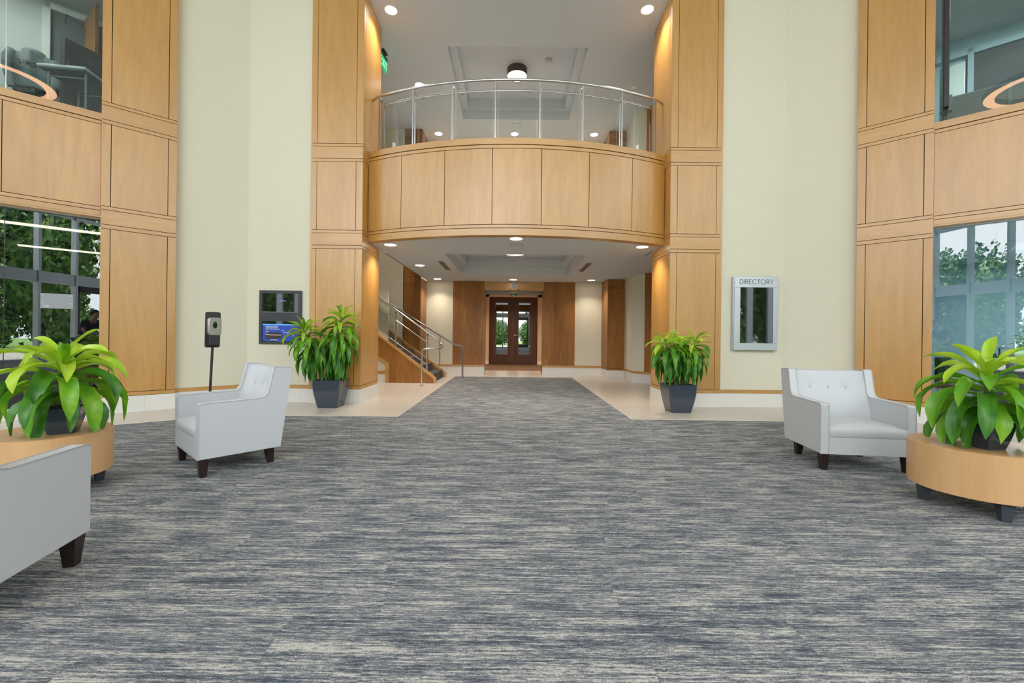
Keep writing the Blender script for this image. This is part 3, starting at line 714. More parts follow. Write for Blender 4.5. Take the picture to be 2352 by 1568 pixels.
t = empty('ceiling_sprinkler_plate', (2.75, 9.95, ZC), 0, 'small white round plate in the gallery ceiling by the right wall', 'sprinkler')
MB().lathe([(.05,-.012),(.06,0)], 0, 0, 20).build('cover', M_WHITE, t, smooth=40)
t = empty('ceiling_sensor', (2.69, 9.85, ZU), 0, 'small pale square sensor on the upper ceiling near the right pillar', 'sensor')
mb = MB(); mb.box(-.06,.06,-.06,.06,-.02,0); mb.build('housing', plain('pale_plastic', (.8,.8,.78,1), .5), t, bevel=.006)

# exit signs
t = empty('exit_sign', (-2.74, 8.72, ZU), 0, 'green EXIT sign hanging from the upper ceiling beside the left pillar', 'exit sign')
Me = Matrix.Rotation(math.radians(85), 4, 'Z')
mb = MB(); mb.box(-.16,.16,-.004,.004,-.36,-.10,0,Me); mb.build('panel', M_EXIT, t)
mb = MB(); mb.box(-.17,.17,-.02,.02,-.10,-.06,0,Me); mb.tube([(0,0,-.07),(0,0,0)], .02, 8, M=Me); mb.box(-.10,.10,-.05,.05,-.02,0,0,Me); mb.build('canopy', M_BLACK, t)
mb, w = lettering('EXIT', .15, .010); 
for i, v in enumerate(mb.v): mb.v[i] = tuple(Me @ Vector((v[0]-w/2, v[1]-.006, v[2]-.305)))
mb.build('lettering', M_EXITL, t)
t = empty('exit_sign', (0, 17.0, 2.86), 0, 'small green EXIT sign above the double doors at the back', 'exit sign')
mb = MB(); mb.box(-.13,.13,-.006,.006,-.09,-.02); mb.build('panel', plain('dim_exit_panel', (.10,.07,.05,1), .3), t)
mb = MB(); mb.box(-.18,.18,-.03,.03,-.02,0); mb.build('canopy', M_GREY, t)
mb, w = lettering('EXIT', .04, .005)
for i, v in enumerate(mb.v): mb.v[i] = (v[0]-w/2, v[1]-.012, v[2]-.080)
mb.build('lettering', M_EXIT, t)
t = empty('air_grille', (0, YB-.02, 2.65), 0, 'square grey grille set in the wood above the doorway at the back', 'grille')
mb = MB(); mb.box(-.095,.095,-.02,0,-.095,.095); mb.build('backing', M_GREY, t)
mb = MB(); mb.box(-.13,-.09,-.028,0,-.12,.12); mb.box(.09,.13,-.028,0,-.12,.12); mb.box(-.13,.13,-.028,0,.09,.12); mb.box(-.13,.13,-.028,0,-.12,-.09); mb.build('wood_frame', M_WH, t)

# ------------------------------------------------------------------ wall displays
t = empty('directory_sign', (4.015, 7.2, 1.575), 0, 'aluminium-framed wall sign headed DIRECTORY with a dark portrait screen', 'directory sign')
w2, hz2 = .362, .612
mb = MB(); mb.box(-w2+.02,w2-.02,-.065,0,-hz2+.02,hz2-.02); mb.build('back_box', M_CHAR, t)
pr = MB()
sx0, sx1, sz0, sz1 = -.262, .288, -.495, .435
fr = [(-w2,-hz2,w2,sz0),(-w2,sz1,w2,hz2),(-w2,sz0,sx0,sz1),(sx1,sz0,w2,sz1)]
sc = lambda v: v
for a, b, c, d in fr: pr.box(a, c, -.085, -.055, b, d)
pr.build('frame', M_ALU, t, bevel=.004)
mb = MB(); mb.box(-w2-.018,-w2-.002,-.075,0,-hz2,hz2); mb.build('side_cover', M_ALU, t)
mb = MB(); mb.box(w2+.002,w2+.018,-.05,0,-hz2,hz2); mb.build('side_cover', M_ALU, t)
mb = MB(); mb.box(sx0,sx1,-.075,-.06,sz0,sz1); mb.build('screen', M_SCREEN, t)
mb, w = lettering('DIRECTORY', .075, .0052, .27)
k = .555/w
for i, v in enumerate(mb.v): mb.v[i] = (v[0]*k-.275, v[1]*.3-.086, v[2]+.492)
mb.build('lettering', plain('dark_engraving', (.05,.05,.055,1), .6), t)
t = empty('information_display', (-3.95, 7.2, 1.425), 0, 'charcoal wall cabinet with two stacked screens, blue news on the lower one', 'display')
mb = MB()
for a, b, c, d in ((-.355,.40,.355,.45),(-.355,-.45,.355,-.41),(-.355,-.41,-.305,.40),(.300,-.41,.355,.40),(-.305,-.068,.300,.085)): mb.box(a, c, -.03, 0, b, d)
mb.build('frame', M_CHAR, t)
mb = MB(); mb.box(-.31,.305,-.012,0,.08,.40); mb.box(-.31,.305,-.012,0,-.41,-.06); mb.build('screen', M_SCREEN, t)
mb = MB(); mb.box(-.31,.305,-.032,-.005,.085,.090); mb.build('screen_lip', M_STEEL, t)
mb = MB(); mb.box(-.300,.30,-.016,-.010,-.40,-.115, 0); mb.box(-.300,.30,-.018,-.012,-.135,-.115, 1)
mb.box(-.25,.02,-.018,-.012,-.365,-.255, 2)
mb.tube([(-.25,-.017,-.285),(-.18,-.017,-.295),(-.09,-.017,-.30),(.01,-.017,-.30)], .008, 6, 3)
for zz, x1 in ((-.155, -.05), (-.178, -.06), (-.200, -.01), (-.245, -.2)):
    x = -.25
    while x < x1:
        ww = rnd.uniform(.012, .03); mb.box(x, x+ww, -.019, -.013, zz-.007, zz+.005, 4); x += ww+.007
for zz, xa, x1 in ((-.225, .02, .06), (-.255, .06, .15), (-.38, -.17, -.05)):
    x = xa
    while x < x1:
        ww = rnd.uniform(.012, .03); mb.box(x, x+ww, -.019, -.013, zz-.007, zz+.005, 4); x += ww+.007
mb.build('news_image', [M_BLUE, M_LBLUE, M_SDARK, M_SPINK, M_SWHITE], t)
fc = bpy.data.curves.new('screen_text', 'FONT'); fc.body = 'regency'; fc.size = .036; fc.align_x = 'CENTER'; fc.materials.append(M_LBLUE)
ft = bpy.data.objects.new('lettering_curve', fc); C.objects.link(ft); dg = bpy.context.evaluated_depsgraph_get()
fm = bpy.data.meshes.new_from_object(ft.evaluated_get(dg)); bpy.data.objects.remove(ft); fo = bpy.data.objects.new('lettering', fm); C.objects.link(fo); fo.parent = t; fo.location = (.03, -.015, .27); fo.rotation_euler = (PI/2, 0, 0)

# ------------------------------------------------------------------ sanitiser stand
t = empty('sanitizer_stand', (-3.70, 5.2, 0), math.radians(47), 'black floor stand with a silver hand sanitiser dispenser behind the grey armchair', 'sanitizer stand')
mb = MB(); mb.lathe([(.17,.006),(.17,.02),(.15,.026),(.02,.03)], 0, 0, 32); mb.build('base', M_BLACK, t, smooth=40)
mb = MB(); mb.tube([(-.03,.02,.02),(.01,.03,1.05)], .014, 12); mb.build('pole', M_BLACK, t, smooth=40)
mb = MB(); mb.prism([(-.078,.985),(-.064,.972),(.064,.972),(.078,.985),(.085,1.39),(.070,1.405),(-.058,1.405),(-.073,1.39)], .0, .02, 0, 'y'); mb.build('back_plate', M_BLACK, t, bevel=.005)
mb = MB(); mb.prism([(-.045,1.115),(.055,1.115),(.072,1.15),(.072,1.31),(.055,1.335),(-.045,1.335),(-.062,1.31),(-.062,1.15)], -.09, 0, 0, 'y'); mb.build('dispenser', plain('silver_plastic', (.36,.345,.32,1), .3, .75), t, bevel=.012, seg=3)
mb = MB(); mb.box(-.045,.055,-.08,0,1.0,1.115); mb.build('drip_tray', M_BLACK, t, bevel=.006)
mb = MB(); mb.lathe([(.0,0),(.022,0),(.022,.004)], 0, 0, 20)
for i, v in enumerate(mb.v): mb.v[i] = (v[0]+.005, -.092-v[2], 1.245+v[1]*1.9)
mb.build('window', M_SCREEN, t)

# ------------------------------------------------------------------ armchairs
def armchair(loc, rz, label):
    t = empty('armchair', loc, rz, label, 'armchair', 'pale grey lobby armchairs')
    Wd, th = .38, .068
    prof = [(-.30,.145),(-.30,.572),(-.285,.585),(.135,.590),(.172,.600),(.195,.625),(.207,.66),(.245,.845),(.255,.853),(.385,.846),(.395,.835),(.30,.145)]
    for s in (-1, 1):
        mb = MB(); mb.prism(prof, (Wd-th)*s, Wd*s, 0, 'x'); a = mb.build('arm', M_VINYL, t, bevel=.006)
        mb = MB()
        for x in (Wd*s, (Wd-th)*s):
            mb.tube([(x, y, z) for y, z in prof[1:10]], .0035, 6)
        mb.tube([(Wd*s,-.30,.145),(Wd*s,-.30,.575)], .0035, 6); mb.tube([((Wd-th)*s,-.30,.145),((Wd-th)*s,-.30,.575)], .0035, 6)
        mb.tube([(Wd*s,.393,.84),(Wd*s,.30,.15)], .0035, 6)
        mb.build('piping', M_PIPING, a, smooth=60)
    mb = MB(); mb.box(-Wd+th, Wd-th, -.298, .26, .147, .292); mb.build('base', M_VINYL, t, bevel=.005)
    # cushion with a crowned top
    mb = MB(); nx, ny = 12, 10; x0, x1, y0, y1 = -Wd+th+.002, Wd-th-.002, -.302, .16
    def cz(u, v):
        e = (1-abs(2*u-1)**4)*(1-abs(2*v-1)**6); return .375+.045*e
    vs = []; 
    for j in range(ny+1):
        for i in range(nx+1): vs.append((x0+(x1-x0)*i/nx, y0+(y1-y0)*j/ny, cz(i/nx, j/ny)))
    fs = [(j*(nx+1)+i, j*(nx+1)+i+1, (j+1)*(nx+1)+i+1, (j+1)*(nx+1)+i) for j in range(ny) for i in range(nx)]
    b = mb.add(vs, fs); nb = len(mb.v)
    edge = [i for i in range(nx+1)] + [j*(nx+1)+nx for j in range(1, ny+1)] + [ny*(nx+1)+i for i in range(nx-1, -1, -1)] + [j*(nx+1) for j in range(ny-1, 0, -1)]
    for zz, gr in ((.345, .006), (.31, .004), (.293, -.004)):
        for e in edge:
            x, y, z = vs[e]; fy = -gr if y < -.29 else 0
            mb.v.append((x, y+fy, zz))
    ring0 = edge; m = len(edge)
    for k in range(3):
        for i in range(m):
            a0 = (ring0[i] if k == 0 else nb+(k-1)*m+i); a1 = (ring0[(i+1) % m] if k == 0 else nb+(k-1)*m+(i+1) % m)
            mb.face((a1, a0, nb+k*m+i, nb+k*m+(i+1) % m))
    mb.build('seat_cushion', M_VINYL, t, smooth=60)
    # backrest: raked inner face with soft tufting
    mb = MB(); nx, nz = 30, 16; xw = Wd-th
    bt = [(-.165,.675),(0.0,.675),(.165,.675)]
    vs = []
    for j in range(nz+1):
        v = j/nz; z = .36+(.838-.36)*v
        for i in range(nx+1):
            u = -1+2*i/nx; x = u*xw
            y = .175+.150*v - (.048+.01*v)*(abs(u)**3.2) - .020*math.sin(PI*min(1, v*1.05))*(1-u*u)
            for bx, bz in bt:
                d = math.hypot((x-bx)/.06, (z-bz)/.05); y += .016*math.exp(-d*d)
            vs.append((x, y, z - .006*(1-abs(u)**2)*(v**6)))
    fs = [(j*(nx+1)+i, j*(nx+1)+i+1, (j+1)*(nx+1)+i+1, (j+1)*(nx+1)+i) for j in range(nz) for i in range(nx)]
    mb.add(vs, fs)
    tops = [nz*(nx+1)+i for i in range(nx+1)]; b = len(mb.v)
    for i in range(nx+1): mb.v.append((-xw+2*xw*i/nx, .387, .842))
    for i in range(nx+1): mb.v.append((-xw+2*xw*i/nx, .297, .147))
    for i in range(nx):
        mb.face((tops[i], tops[i+1], b+i+1, b+i)); mb.face((b+i, b+i+1, b+nx+1+i+1, b+nx+1+i))
    bk = mb.build('backrest', M_VINYL, t, smooth=40)
    for bx, bz in bt:
        v = (bz-.36)/.478; u = bx/xw; yy = .175+.150*v-(.048+.01*v)*abs(u)**3.2-.020*math.sin(PI*min(1, v*1.05))*(1-u*u)+.014
        MB().ball((bx, yy-.002, bz), .012, 12, sc=(1,.55,1)).build('button', M_VINYL, bk, smooth=60)
    MB().tube([(-Wd,-.302,.147),(Wd,-.302,.147)], .0035, 6).build('piping', M_PIPING, t, smooth=60)
    for sx, y, ins in ((-1,-.26,.045),(1,-.26,.045),(-1,.24,.10),(1,.24,.10)):
        x = (Wd-ins)*sx; a, b_ = .036, .023; dy = .012*(1 if y > 0 else 0)
        mb = MB(); mb.hexa([(x-b_,y-b_+dy,0),(x+b_,y-b_+dy,0),(x+b_,y+b_+dy,0),(x-b_,y+b_+dy,0)], [(x-a,y-a,.147),(x+a,y-a,.147),(x+a,y+a,.147),(x-a,y+a,.147)])
        mb.build('leg', M_LEG, t, bevel=.002)
    return t
ZF = .006
armchair((-2.573, 3.801, ZF), math.radians(-41.3), 'grey armchair with its wooden-legged side towards us, in front of the sanitiser stand')
armchair((3.082, 3.998, ZF), math.radians(-6.8), 'grey armchair facing us with three back buttons, below the DIRECTORY sign')
armchair((-2.462, 1.761, ZF), math.radians(192.5), 'grey armchair cut off by the picture edge, nearest to us, seen from its flank')

# ------------------------------------------------------------------ drum tables
def drum_table(loc, r, rot, label):
    t = empty('drum_table', loc, rot, label, 'side table', 'round maple drum tables')
    MB().lathe([(r-.002,.125),(r,.127),(r,.420),(r-.002,.422)], 0, 0, 72).build('apron', M_TV, t, smooth=40)
    MB().lathe([(r-.002,.422),(r-.0005,.4245),(r-.004,.427)], 0, 0, 72).build('tabletop', M_TH, t, smooth=30)
    for k in range(4):
        a = PI/4+k*PI/2; x, y = (r-.075)*math.cos(a), (r-.075)*math.sin(a)
        mb = MB(); M = Matrix.Translation((x, y, 0)) @ Matrix.Rotation(a, 4, 'Z')
        mb.hexa([(-.022,-.024,0),(.022,-.024,0),(.022,.024,0),(-.022,.024,0)], [(-.036,-.036,.126),(.036,-.036,.126),(.036,.036,.126),(-.036,.036,.126)], 0, M); mb.build('leg', M_TLEG, t, bevel=.002)
    return t
drum_table((-3.37, 3.06, ZF), .350, .2, 'round maple drum table between the two armchairs on the left side')
drum_table((3.205, 2.985, ZF), .358, .42, 'round maple drum table in front of the armchair that faces us')

# ------------------------------------------------------------------ plants
CL = {'y': 9, 'z': -9}
def add_leaf(mb, base, az, elev, L, W, droop, mat, twist=0, n=10):
    """strap leaf: starts along (az, elev) and arches down"""
    p = Vector(base); out = Vector((math.cos(az), math.sin(az), 0)); side0 = Vector((-math.sin(az), math.cos(az), 0))
    rows = []; e = elev; st_ = L/n; wave = rnd.uniform(0, 6)
    for i in range(n+1):
        t = i/n
        d = out*math.cos(e) + Vector((0,0,1))*math.sin(e)
        nrm = Vector((0,0,1))*math.cos(e) - out*math.sin(e)
        tw = twist*t
        sd = side0*math.cos(tw) + nrm*math.sin(tw); nn = nrm*math.cos(tw) - side0*math.sin(tw)
        q = min(1, t/.38); w = W*(.16+.84*q*q*(3-2*q))
        if t > .58: w *= max(.03, 1-((t-.58)/.42)**2.2)
        fold = .28*w; rp = .13*w*math.sin(wave+10*t)
        rows.append((p-sd*w/2+nn*(fold+rp), p-sd*w/4+nn*fold*.35, p.copy(), p+sd*w/4+nn*fold*.35, p+sd*w/2+nn*(fold-rp)))
        p = p + d*st_
        e = max(-1.5, e - droop/n*(.5+1.1*t))
    b = len(mb.v)
    for r in rows: mb.v.extend((q.x, min(q.y, CL['y']+.3*(q.y-CL['y'])*0), max(q.z, CL['z'])) for q in r)
    for i in range(n):
        for k in range(4):
            a = b+i*5+k
            mb.face((a, a+1, a+6, a+5), mat, ((k/4,i/n),((k+1)/4,i/n),((k+1)/4,(i+1)/n),(k/4,(i+1)/n)))
def crown(parent, base, tip, nl, L, W, span=.55, lime=.25, up=1.25, az0=None, drop0=.55, deep=1):
    """cane from base to tip with leaves from the tip down over `span` of it"""
    base, tip = Vector(base), Vector(tip); mid = (base+tip)/2 + Vector((rnd.uniform(-.01,.01), rnd.uniform(-.01,.01), 0))
    pts = [base + (mid-base)*(i/4) if i < 4 else mid + (tip-mid)*((i-4)/4) for i in range(9)]
    MB().tube(pts, .011, 10, radii=[.013+.0015*(i % 2) for i in range(9)]).build('stem', M_STEM, parent, smooth=60)
    mb = MB(); ln = (tip-base)
    for k in range(nl):
        t = k/(nl-1)                         # 0 = youngest at the tip
        h = 1 - span*t**1.1
        pnt = base + ln*h
        az = (az0 or 0) + k*2.39996 + rnd.uniform(-.25,.25)
        el = up - (up+drop0)*t**.62 + rnd.uniform(-.12,.12)
        LL = L*(.70+.40*min(1, t*2.5))*rnd.uniform(.85,1.12)
        dr = rnd.uniform(1.5,2.6)*(.45+.75*min(1, t*3))
        mat = 0 if t < lime else (1 if t < lime+.30*(1 if deep == 1 else 1.4) else 2)
        if rnd.random() < .18: mat = min(2, mat+1)
        add_leaf(mb, pnt, az, el, LL, W*(.75+.35*min(1, t*3)), dr, mat, rnd.uniform(-.9,.9))
    return mb.build('foliage', [M_LIME, M_GREEN, M_DEEP], parent, smooth=80)
def planter(t, wb, wt, h, soil=True):
    mb = MB(); n = 7; rings = []
    for i in range(n+1):
        v = i/n; w = (wb+(wt-wb)*(1-(1-v)**1.55))/2; rings.append((w, h*v))
    wi = wt/2-.018
    rings += [(wi, h), (wi-.008, h-.05)]
    vs = []; fs = []
    c = .10
    def sq(w, z):
        q = w*c; return [(-w+q,-w,z),(w-q,-w,z),(w,-w+q,z),(w,w-q,z),(w-q,w,z),(-w+q,w,z),(-w,w-q,z),(-w,-w+q,z)]
    for w, z in rings: vs += sq(w, z)
    for i in range(len(rings)-1):
        for k in range(8): fs.append((i*8+k, i*8+(k+1) % 8, (i+1)*8+(k+1) % 8, (i+1)*8+k))
    fs.append(tuple(range(7, -1, -1)))
    mb.add(vs, fs); mb.build('planter', M_POT, t, smooth=35)
    mb = MB(); g = 12; w = wi-.006; vs = []
    for j in range(g+1):
        for i in range(g+1):
            x, y = -w+2*w*i/g, -w+2*w*j/g; ed = min(i, j, g-i, g-j) == 0
            vs.append((x, y, h-.03+(0 if ed else rnd.uniform(0, .05))))
    mb.add(vs, [(j*(g+1)+i, j*(g+1)+i+1, (j+1)*(g+1)+i+1, (j+1)*(g+1)+i) for j in range(g) for i in range(g)])
    mb.build('soil', M_SOIL, t)
def floor_plant(loc, label, canes, ymax):
    t = empty('potted_dracaena', loc, 0, label, 'potted plant', 'dracaenas in slate floor planters')
    planter(t, .30, .44, .43); CL['y'] = ymax
    for c_ in canes: crown(t, *c_[:2], **c_[2])
    CL['y'] = 9
    return t
floor_plant((-2.92, 6.79, 0), 'tall two-headed dracaena in a slate planter by the left pillar, in front of the screens', [
    ((-.05,-.04,.40), (-.40,-.10,1.22), dict(nl=72, L=.41, W=.066, span=.58, az0=.4, drop0=.95, up=1.3)),
    ((.07,-.02,.40), (.17,-.05,1.42), dict(nl=80, L=.42, W=.066, span=.62, az0=2.2, drop0=.95, up=1.3)),
    ((.02,.06,.40), (.06,.12,1.00), dict(nl=20, L=.32, W=.07, span=.6, az0=1.2, drop0=.9, lime=.1))], .33)
floor_plant((2.57, 6.71, 0), 'bushy dracaena in a slate planter by the right pillar', [
    ((-.06,-.02,.40), (-.22,-.06,1.08), dict(nl=50, L=.40, W=.066, span=.44, az0=.1, drop0=.9)),
    ((.02,.0,.40), (.03,-.06,1.04), dict(nl=30, L=.34, W=.066, span=.45, az0=1.7, drop0=1.0, lime=.15)),
    ((.07,.03,.40), (.25,.0,1.08), dict(nl=50, L=.40, W=.066, span=.44, az0=3.0, drop0=.9)),
    ((.0,.06,.40), (-.03,.12,1.10), dict(nl=20, L=.34, W=.07, span=.45, az0=.9, drop0=.8, up=1.4))], .41)
def table_plant(loc, rz, label, tip, seed, nl, extra=None, L=.40, span=.66, dr0=.4):
    global rnd
    rnd = random.Random(seed)
    t = empty('tabletop_dracaena', loc, rz, label, 'potted plant', 'small dracaenas on the drum tables')
    planter(t, .135, .205, .18); CL['z'] = .012
    crown(t, (0,0,.15), tip, nl, L, .084, span, .42, 1.35, .3, dr0, .06)
    for e in extra or []: crown(t, *e)
    CL['z'] = -9
    return t
table_plant((-3.215, 3.02, ZF+.4285), math.radians(33), 'broad-leaved dracaena in a small square pot on the left drum table', (-.01,.01,.47), 11, 42, L=.45, span=.62, dr0=.15)
table_plant((3.165, 2.89, ZF+.4285), math.radians(8), 'bushy lime-topped dracaena in a small square pot on the right drum table', (.0,.0,.49), 5, 46, L=.42, span=.72, dr0=.35)

# ------------------------------------------------------------------ the sign on the lower left glass
Mw = wing(-1)
t = empty('suite_sign', L3(-1, .415, .24, 1.555), 0, 'small grey plate numbered 105 fixed on the glass, lower left', 'sign'); inv = Matrix.Translation(-Vector(t.location))
mb = MB(); mb.box(.262, .569, .215, .223, 1.455, 1.655, 0, inv @ Mw); mb.build('plate', plain('grey_plate', (.33,.35,.38,1), .4), t)
for a, z in ((.29,1.63),(.54,1.63),(.29,1.525),(.54,1.525)):
    mb = MB(); mb.tube([(a,.207,z),(a,.24,z)], .008, 10, M=inv @ Mw); mb.build('standoff', M_STEEL, t, smooth=50)
mb, w = lettering('105', .024, .0028, .3)
for i, v in enumerate(mb.v): mb.v[i] = tuple(inv @ Mw @ Vector((.54-v[0], .2135+v[1]*.3, 1.475+v[2])))
mb.build('lettering', M_TABLEW, t)

# ------------------------------------------------------------------ office rooms behind the glass
def room(side, nm, z0, z1, smin, smax, nmin, depth, wall, floor_m, ceil_m):
    Mw = wing(side)
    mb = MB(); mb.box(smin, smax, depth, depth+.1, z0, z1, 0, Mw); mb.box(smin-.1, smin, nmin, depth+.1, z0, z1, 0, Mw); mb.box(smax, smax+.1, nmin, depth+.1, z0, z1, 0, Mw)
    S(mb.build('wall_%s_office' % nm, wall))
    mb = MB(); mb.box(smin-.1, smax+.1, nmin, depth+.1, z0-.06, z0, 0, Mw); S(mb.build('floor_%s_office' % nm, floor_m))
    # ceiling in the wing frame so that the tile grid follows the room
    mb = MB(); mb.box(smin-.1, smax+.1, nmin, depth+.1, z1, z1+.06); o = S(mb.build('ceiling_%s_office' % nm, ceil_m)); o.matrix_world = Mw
room(-1, 'upper_left', 4.06, 6.92, -.62, 3.5, .35, 2.8, M_OFFW, M_DARK, M_CEILT)
room(1, 'upper_right', 4.06, 6.88, -.62, 3.5, .35, 3.4, M_OFFT, M_DARK, M_CEILT)
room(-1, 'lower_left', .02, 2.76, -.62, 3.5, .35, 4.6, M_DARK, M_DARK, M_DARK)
M_TEAL = plain('pale_teal_wall', (.42,.56,.62,1), .8)
room(1, 'lower_right', .02, 2.76, -.62, 3.5, .35, 4.6, M_TEAL, M_DARK, M_TEAL)
def rlamp(side, s, n, z, power, sx, sy, col=(1,.97,.92)):
    l = bpy.data.lights.new('office_lamp', 'AREA'); l.shape = 'RECTANGLE'; l.size = sx; l.size_y = sy; l.energy = power; l.color = col
    o = bpy.data.objects.new('office_lamp', l); C.objects.link(o); o.matrix_world = wing(side) @ Matrix.Translation((s, n, z)); return o
def panel_light(side, s, n, z, w, d, label, mat=M_LINE, name='office_ceiling_light', drop=.0):
    t = empty(name, L3(side, s, n, z), 0, label, 'ceiling light'); R = wing(side).to_3x3().to_4x4()
    mb = MB(); mb.box(-w/2,w/2,-d/2,d/2,-.035-drop,-.03-drop,0,R); mb.build('diffuser', mat, t)
    mb = MB(); mb.box(-w/2-.015,w/2+.015,-d/2-.015,d/2+.015,-.03-drop,-.001-(0 if not drop else drop*.6),0,R)
    if drop:
        for a in (-w/2+.1, w/2-.1): mb.tube([(a,0,-drop),(a,0,0)], .004, 6, M=R)
    mb.build('housing', M_GREY, t)
panel_light(-1, .55, 1.3, 2.75, 1.1, .20, 'long warm linear light behind the lower left glass, nearer one')
panel_light(-1, .60, 3.7, 2.75, 1.1, .22, 'long warm linear light behind the lower left glass, farther one')
M_PANEL = emit('office_panel_glow', (1,.97,.93,1), 6)
panel_light(1, 1.05, 1.9, 6.87, .55, .14, 'pale linear ceiling light behind the upper right glass', M_PANEL)
panel_light(-1, 1.5, 1.6, 6.91, .6, .6, 'square ceiling light behind the upper left glass', M_PANEL)
rlamp(-1, 1.5, 1.6, 6.86, 19, .6, .6); rlamp(1, 1.2, 1.9, 6.80, 45, .6, .6); rlamp(1, 1.4, 2.4, 2.70, 80, .8, .8, (.85,.95,1)); rlamp(-1, .6, 1.3, 2.70, 6, 1.0, .1)
R1 = wing(-1).to_3x3().to_4x4()
# folding table in the upper left office
t = empty('folding_table', L3(-1, .232, .973, 4.06), 0, 'white folding table seen from below behind the upper left glass', 'table')
Mt = R1 @ Matrix.Rotation(math.atan2(.818, -.575), 4, 'Z')     # local x along the length
mb = MB(); mb.box(-.36,.36,-.31,.31,.86,.90,0,Mt); mb.build('tabletop', M_TABLEW, t, bevel=.012)
mb = MB(); mb.box(-.34,.34,-.29,.29,.848,.858,0,Mt)
for i in range(8):
    for j in range(7): mb.box(-.30+.078*i,-.26+.078*i,-.27+.078*j,-.23+.078*j,.842,.85,0,Mt)
mb.build('underside', M_TABLEU, t)
for x in (-.25, .25):
    for y in (-.24, .24):
        mb = MB(); mb.tube([(x,y,.85),(x,y,.01)], .014, 8, M=Mt); mb.build('leg', M_GREY, t, smooth=60)
    mb = MB(); mb.tube([(x,-.24,.35),(x,.24,.35)], .011, 8, M=Mt); mb.tube([(x,-.24,.78),(x,.24,.78)], .011, 8, M=Mt); mb.build('brace', M_GREY, t, smooth=60)
# tall black carton
t = empty('television_carton', L3(-1, .10, 1.68, 4.06), 0, 'tall black television carton standing behind the folding table upstairs', 'box')
Mb_ = R1 @ Matrix.Rotation(math.radians(-25.7), 4, 'Z')
mb = MB(); mb.box(-.50,.39,0,.14,.0,1.70,0,Mb_); mb.build('carton', M_BOX, t, bevel=.004)
mb, w = lettering('SCEPTRE', .085, .007, .25)
for i, v in enumerate(mb.v): mb.v[i] = tuple(Mb_ @ Vector((.22-v[0]*.72, -.004+v[1]*.3, 1.46+v[2]*.72)))
mb.build('lettering', M_LETTER, t)
mb = MB(); mb.box(.33,.36,-.004,0,1.22,1.36,0,Mb_); mb.build('sticker', M_LETTER, t)
for k, cc in enumerate(((.75,.65,.05,1),(.05,.4,.35,1),(.1,.3,.6,1))):
    mb = MB(); mb.box(-.12-.06*k-.03,-.12-.06*k+.02,-.004,0,1.12-.01*k,1.17-.01*k,0,Mb_); mb.build('colour_mark', plain('carton_mark_%d' % k, cc, .6), t)
# chair with a hoodie over its back
t = empty('office_chair', L3(-1, .78, 1.40, 4.06), 0, 'dark office chair behind the upper left glass, under the grey hoodie', 'chair')
mb = MB(); mb.box(-.22,.22,-.22,.22,.42,.48,0,R1); mb.build('seat', M_BLACK, t, bevel=.02)
mb = MB(); mb.box(-.21,.21,.18,.22,.62,1.20,0,R1); mb.build('backrest', M_BLACK, t, bevel=.015)
mb = MB(); mb.tube([(0,0,.42),(0,0,.06)], .03, 10, M=R1); mb.build('gas_column', M_GREY, t)
for k in range(5):
    a = k*2*PI/5; mb = MB(); mb.tube([(0,0,.07),(.26*math.cos(a),.26*math.sin(a),.04)], .018, 8, M=R1); mb.ball((.26*math.cos(a),.26*math.sin(a),.03), .03, 8, M=R1); mb.build('foot', M_BLACK, t, smooth=60)
mb = MB(); mb.box(-.02,.02,.10,.19,.44,.8,0,R1); mb.build('back_bracket', M_BLACK, t)
t = empty('hoodie', L3(-1, .78, 1.40, 5.36), 0, 'heather grey hoodie with dark letters draped over the office chair', 'hoodie')
mb = MB(); nx, nz = 18, 16; vs = []
for j in range(nz+1):
    v = j/nz; ang = v
    for i in range(nx+1):
        u = -1+2*i/nx
        wd = .22+.05*v
        y = .20-.10*min(1, v*2.2) - .03*math.sin(5*u+2*v) - .02*math.sin(9*u)
        z = .07*(1-abs(u))*(1-v) - .60*max(0, v-.12) + .01*math.sin(7*u+3*v) - .03*abs(u)**3
        vs.append(R1 @ Vector((u*wd, y-.01, z)))
fs = [(j*(nx+1)+i, j*(nx+1)+i+1, (j+1)*(nx+1)+i+1, (j+1)*(nx+1)+i) for j in range(nz) for i in range(nx)]
mb.add(vs, fs); o = mb.build('body', M_HOOD, t, smooth=80); sm = o.modifiers.new('thickness', 'SOLIDIFY'); sm.thickness = .02
for s in (-1, 1):
    mb = MB(); mb.tube([(.22*s,.11,-.05),(.26*s,.05,-.2),(.24*s,.03,-.42),(.20*s,.02,-.62)], .05, 12, M=R1, radii=[.05,.055,.05,.04]); mb.build('sleeve', M_HOOD, t, smooth=80)
mb = MB(); mb.ball((0,.20,.03), .11, 16, sc=(1.2,.6,.7), M=R1); mb.build('hood', M_HOOD, t, smooth=80)
mb, w = lettering('STRONG', .06, .007, .2)
for i, v in enumerate(mb.v): mb.v[i] = tuple(R1 @ Vector((.14-v[0]*.28/w, .035, -.24+v[2])))
mb.build('lettering', M_CHAR, t)
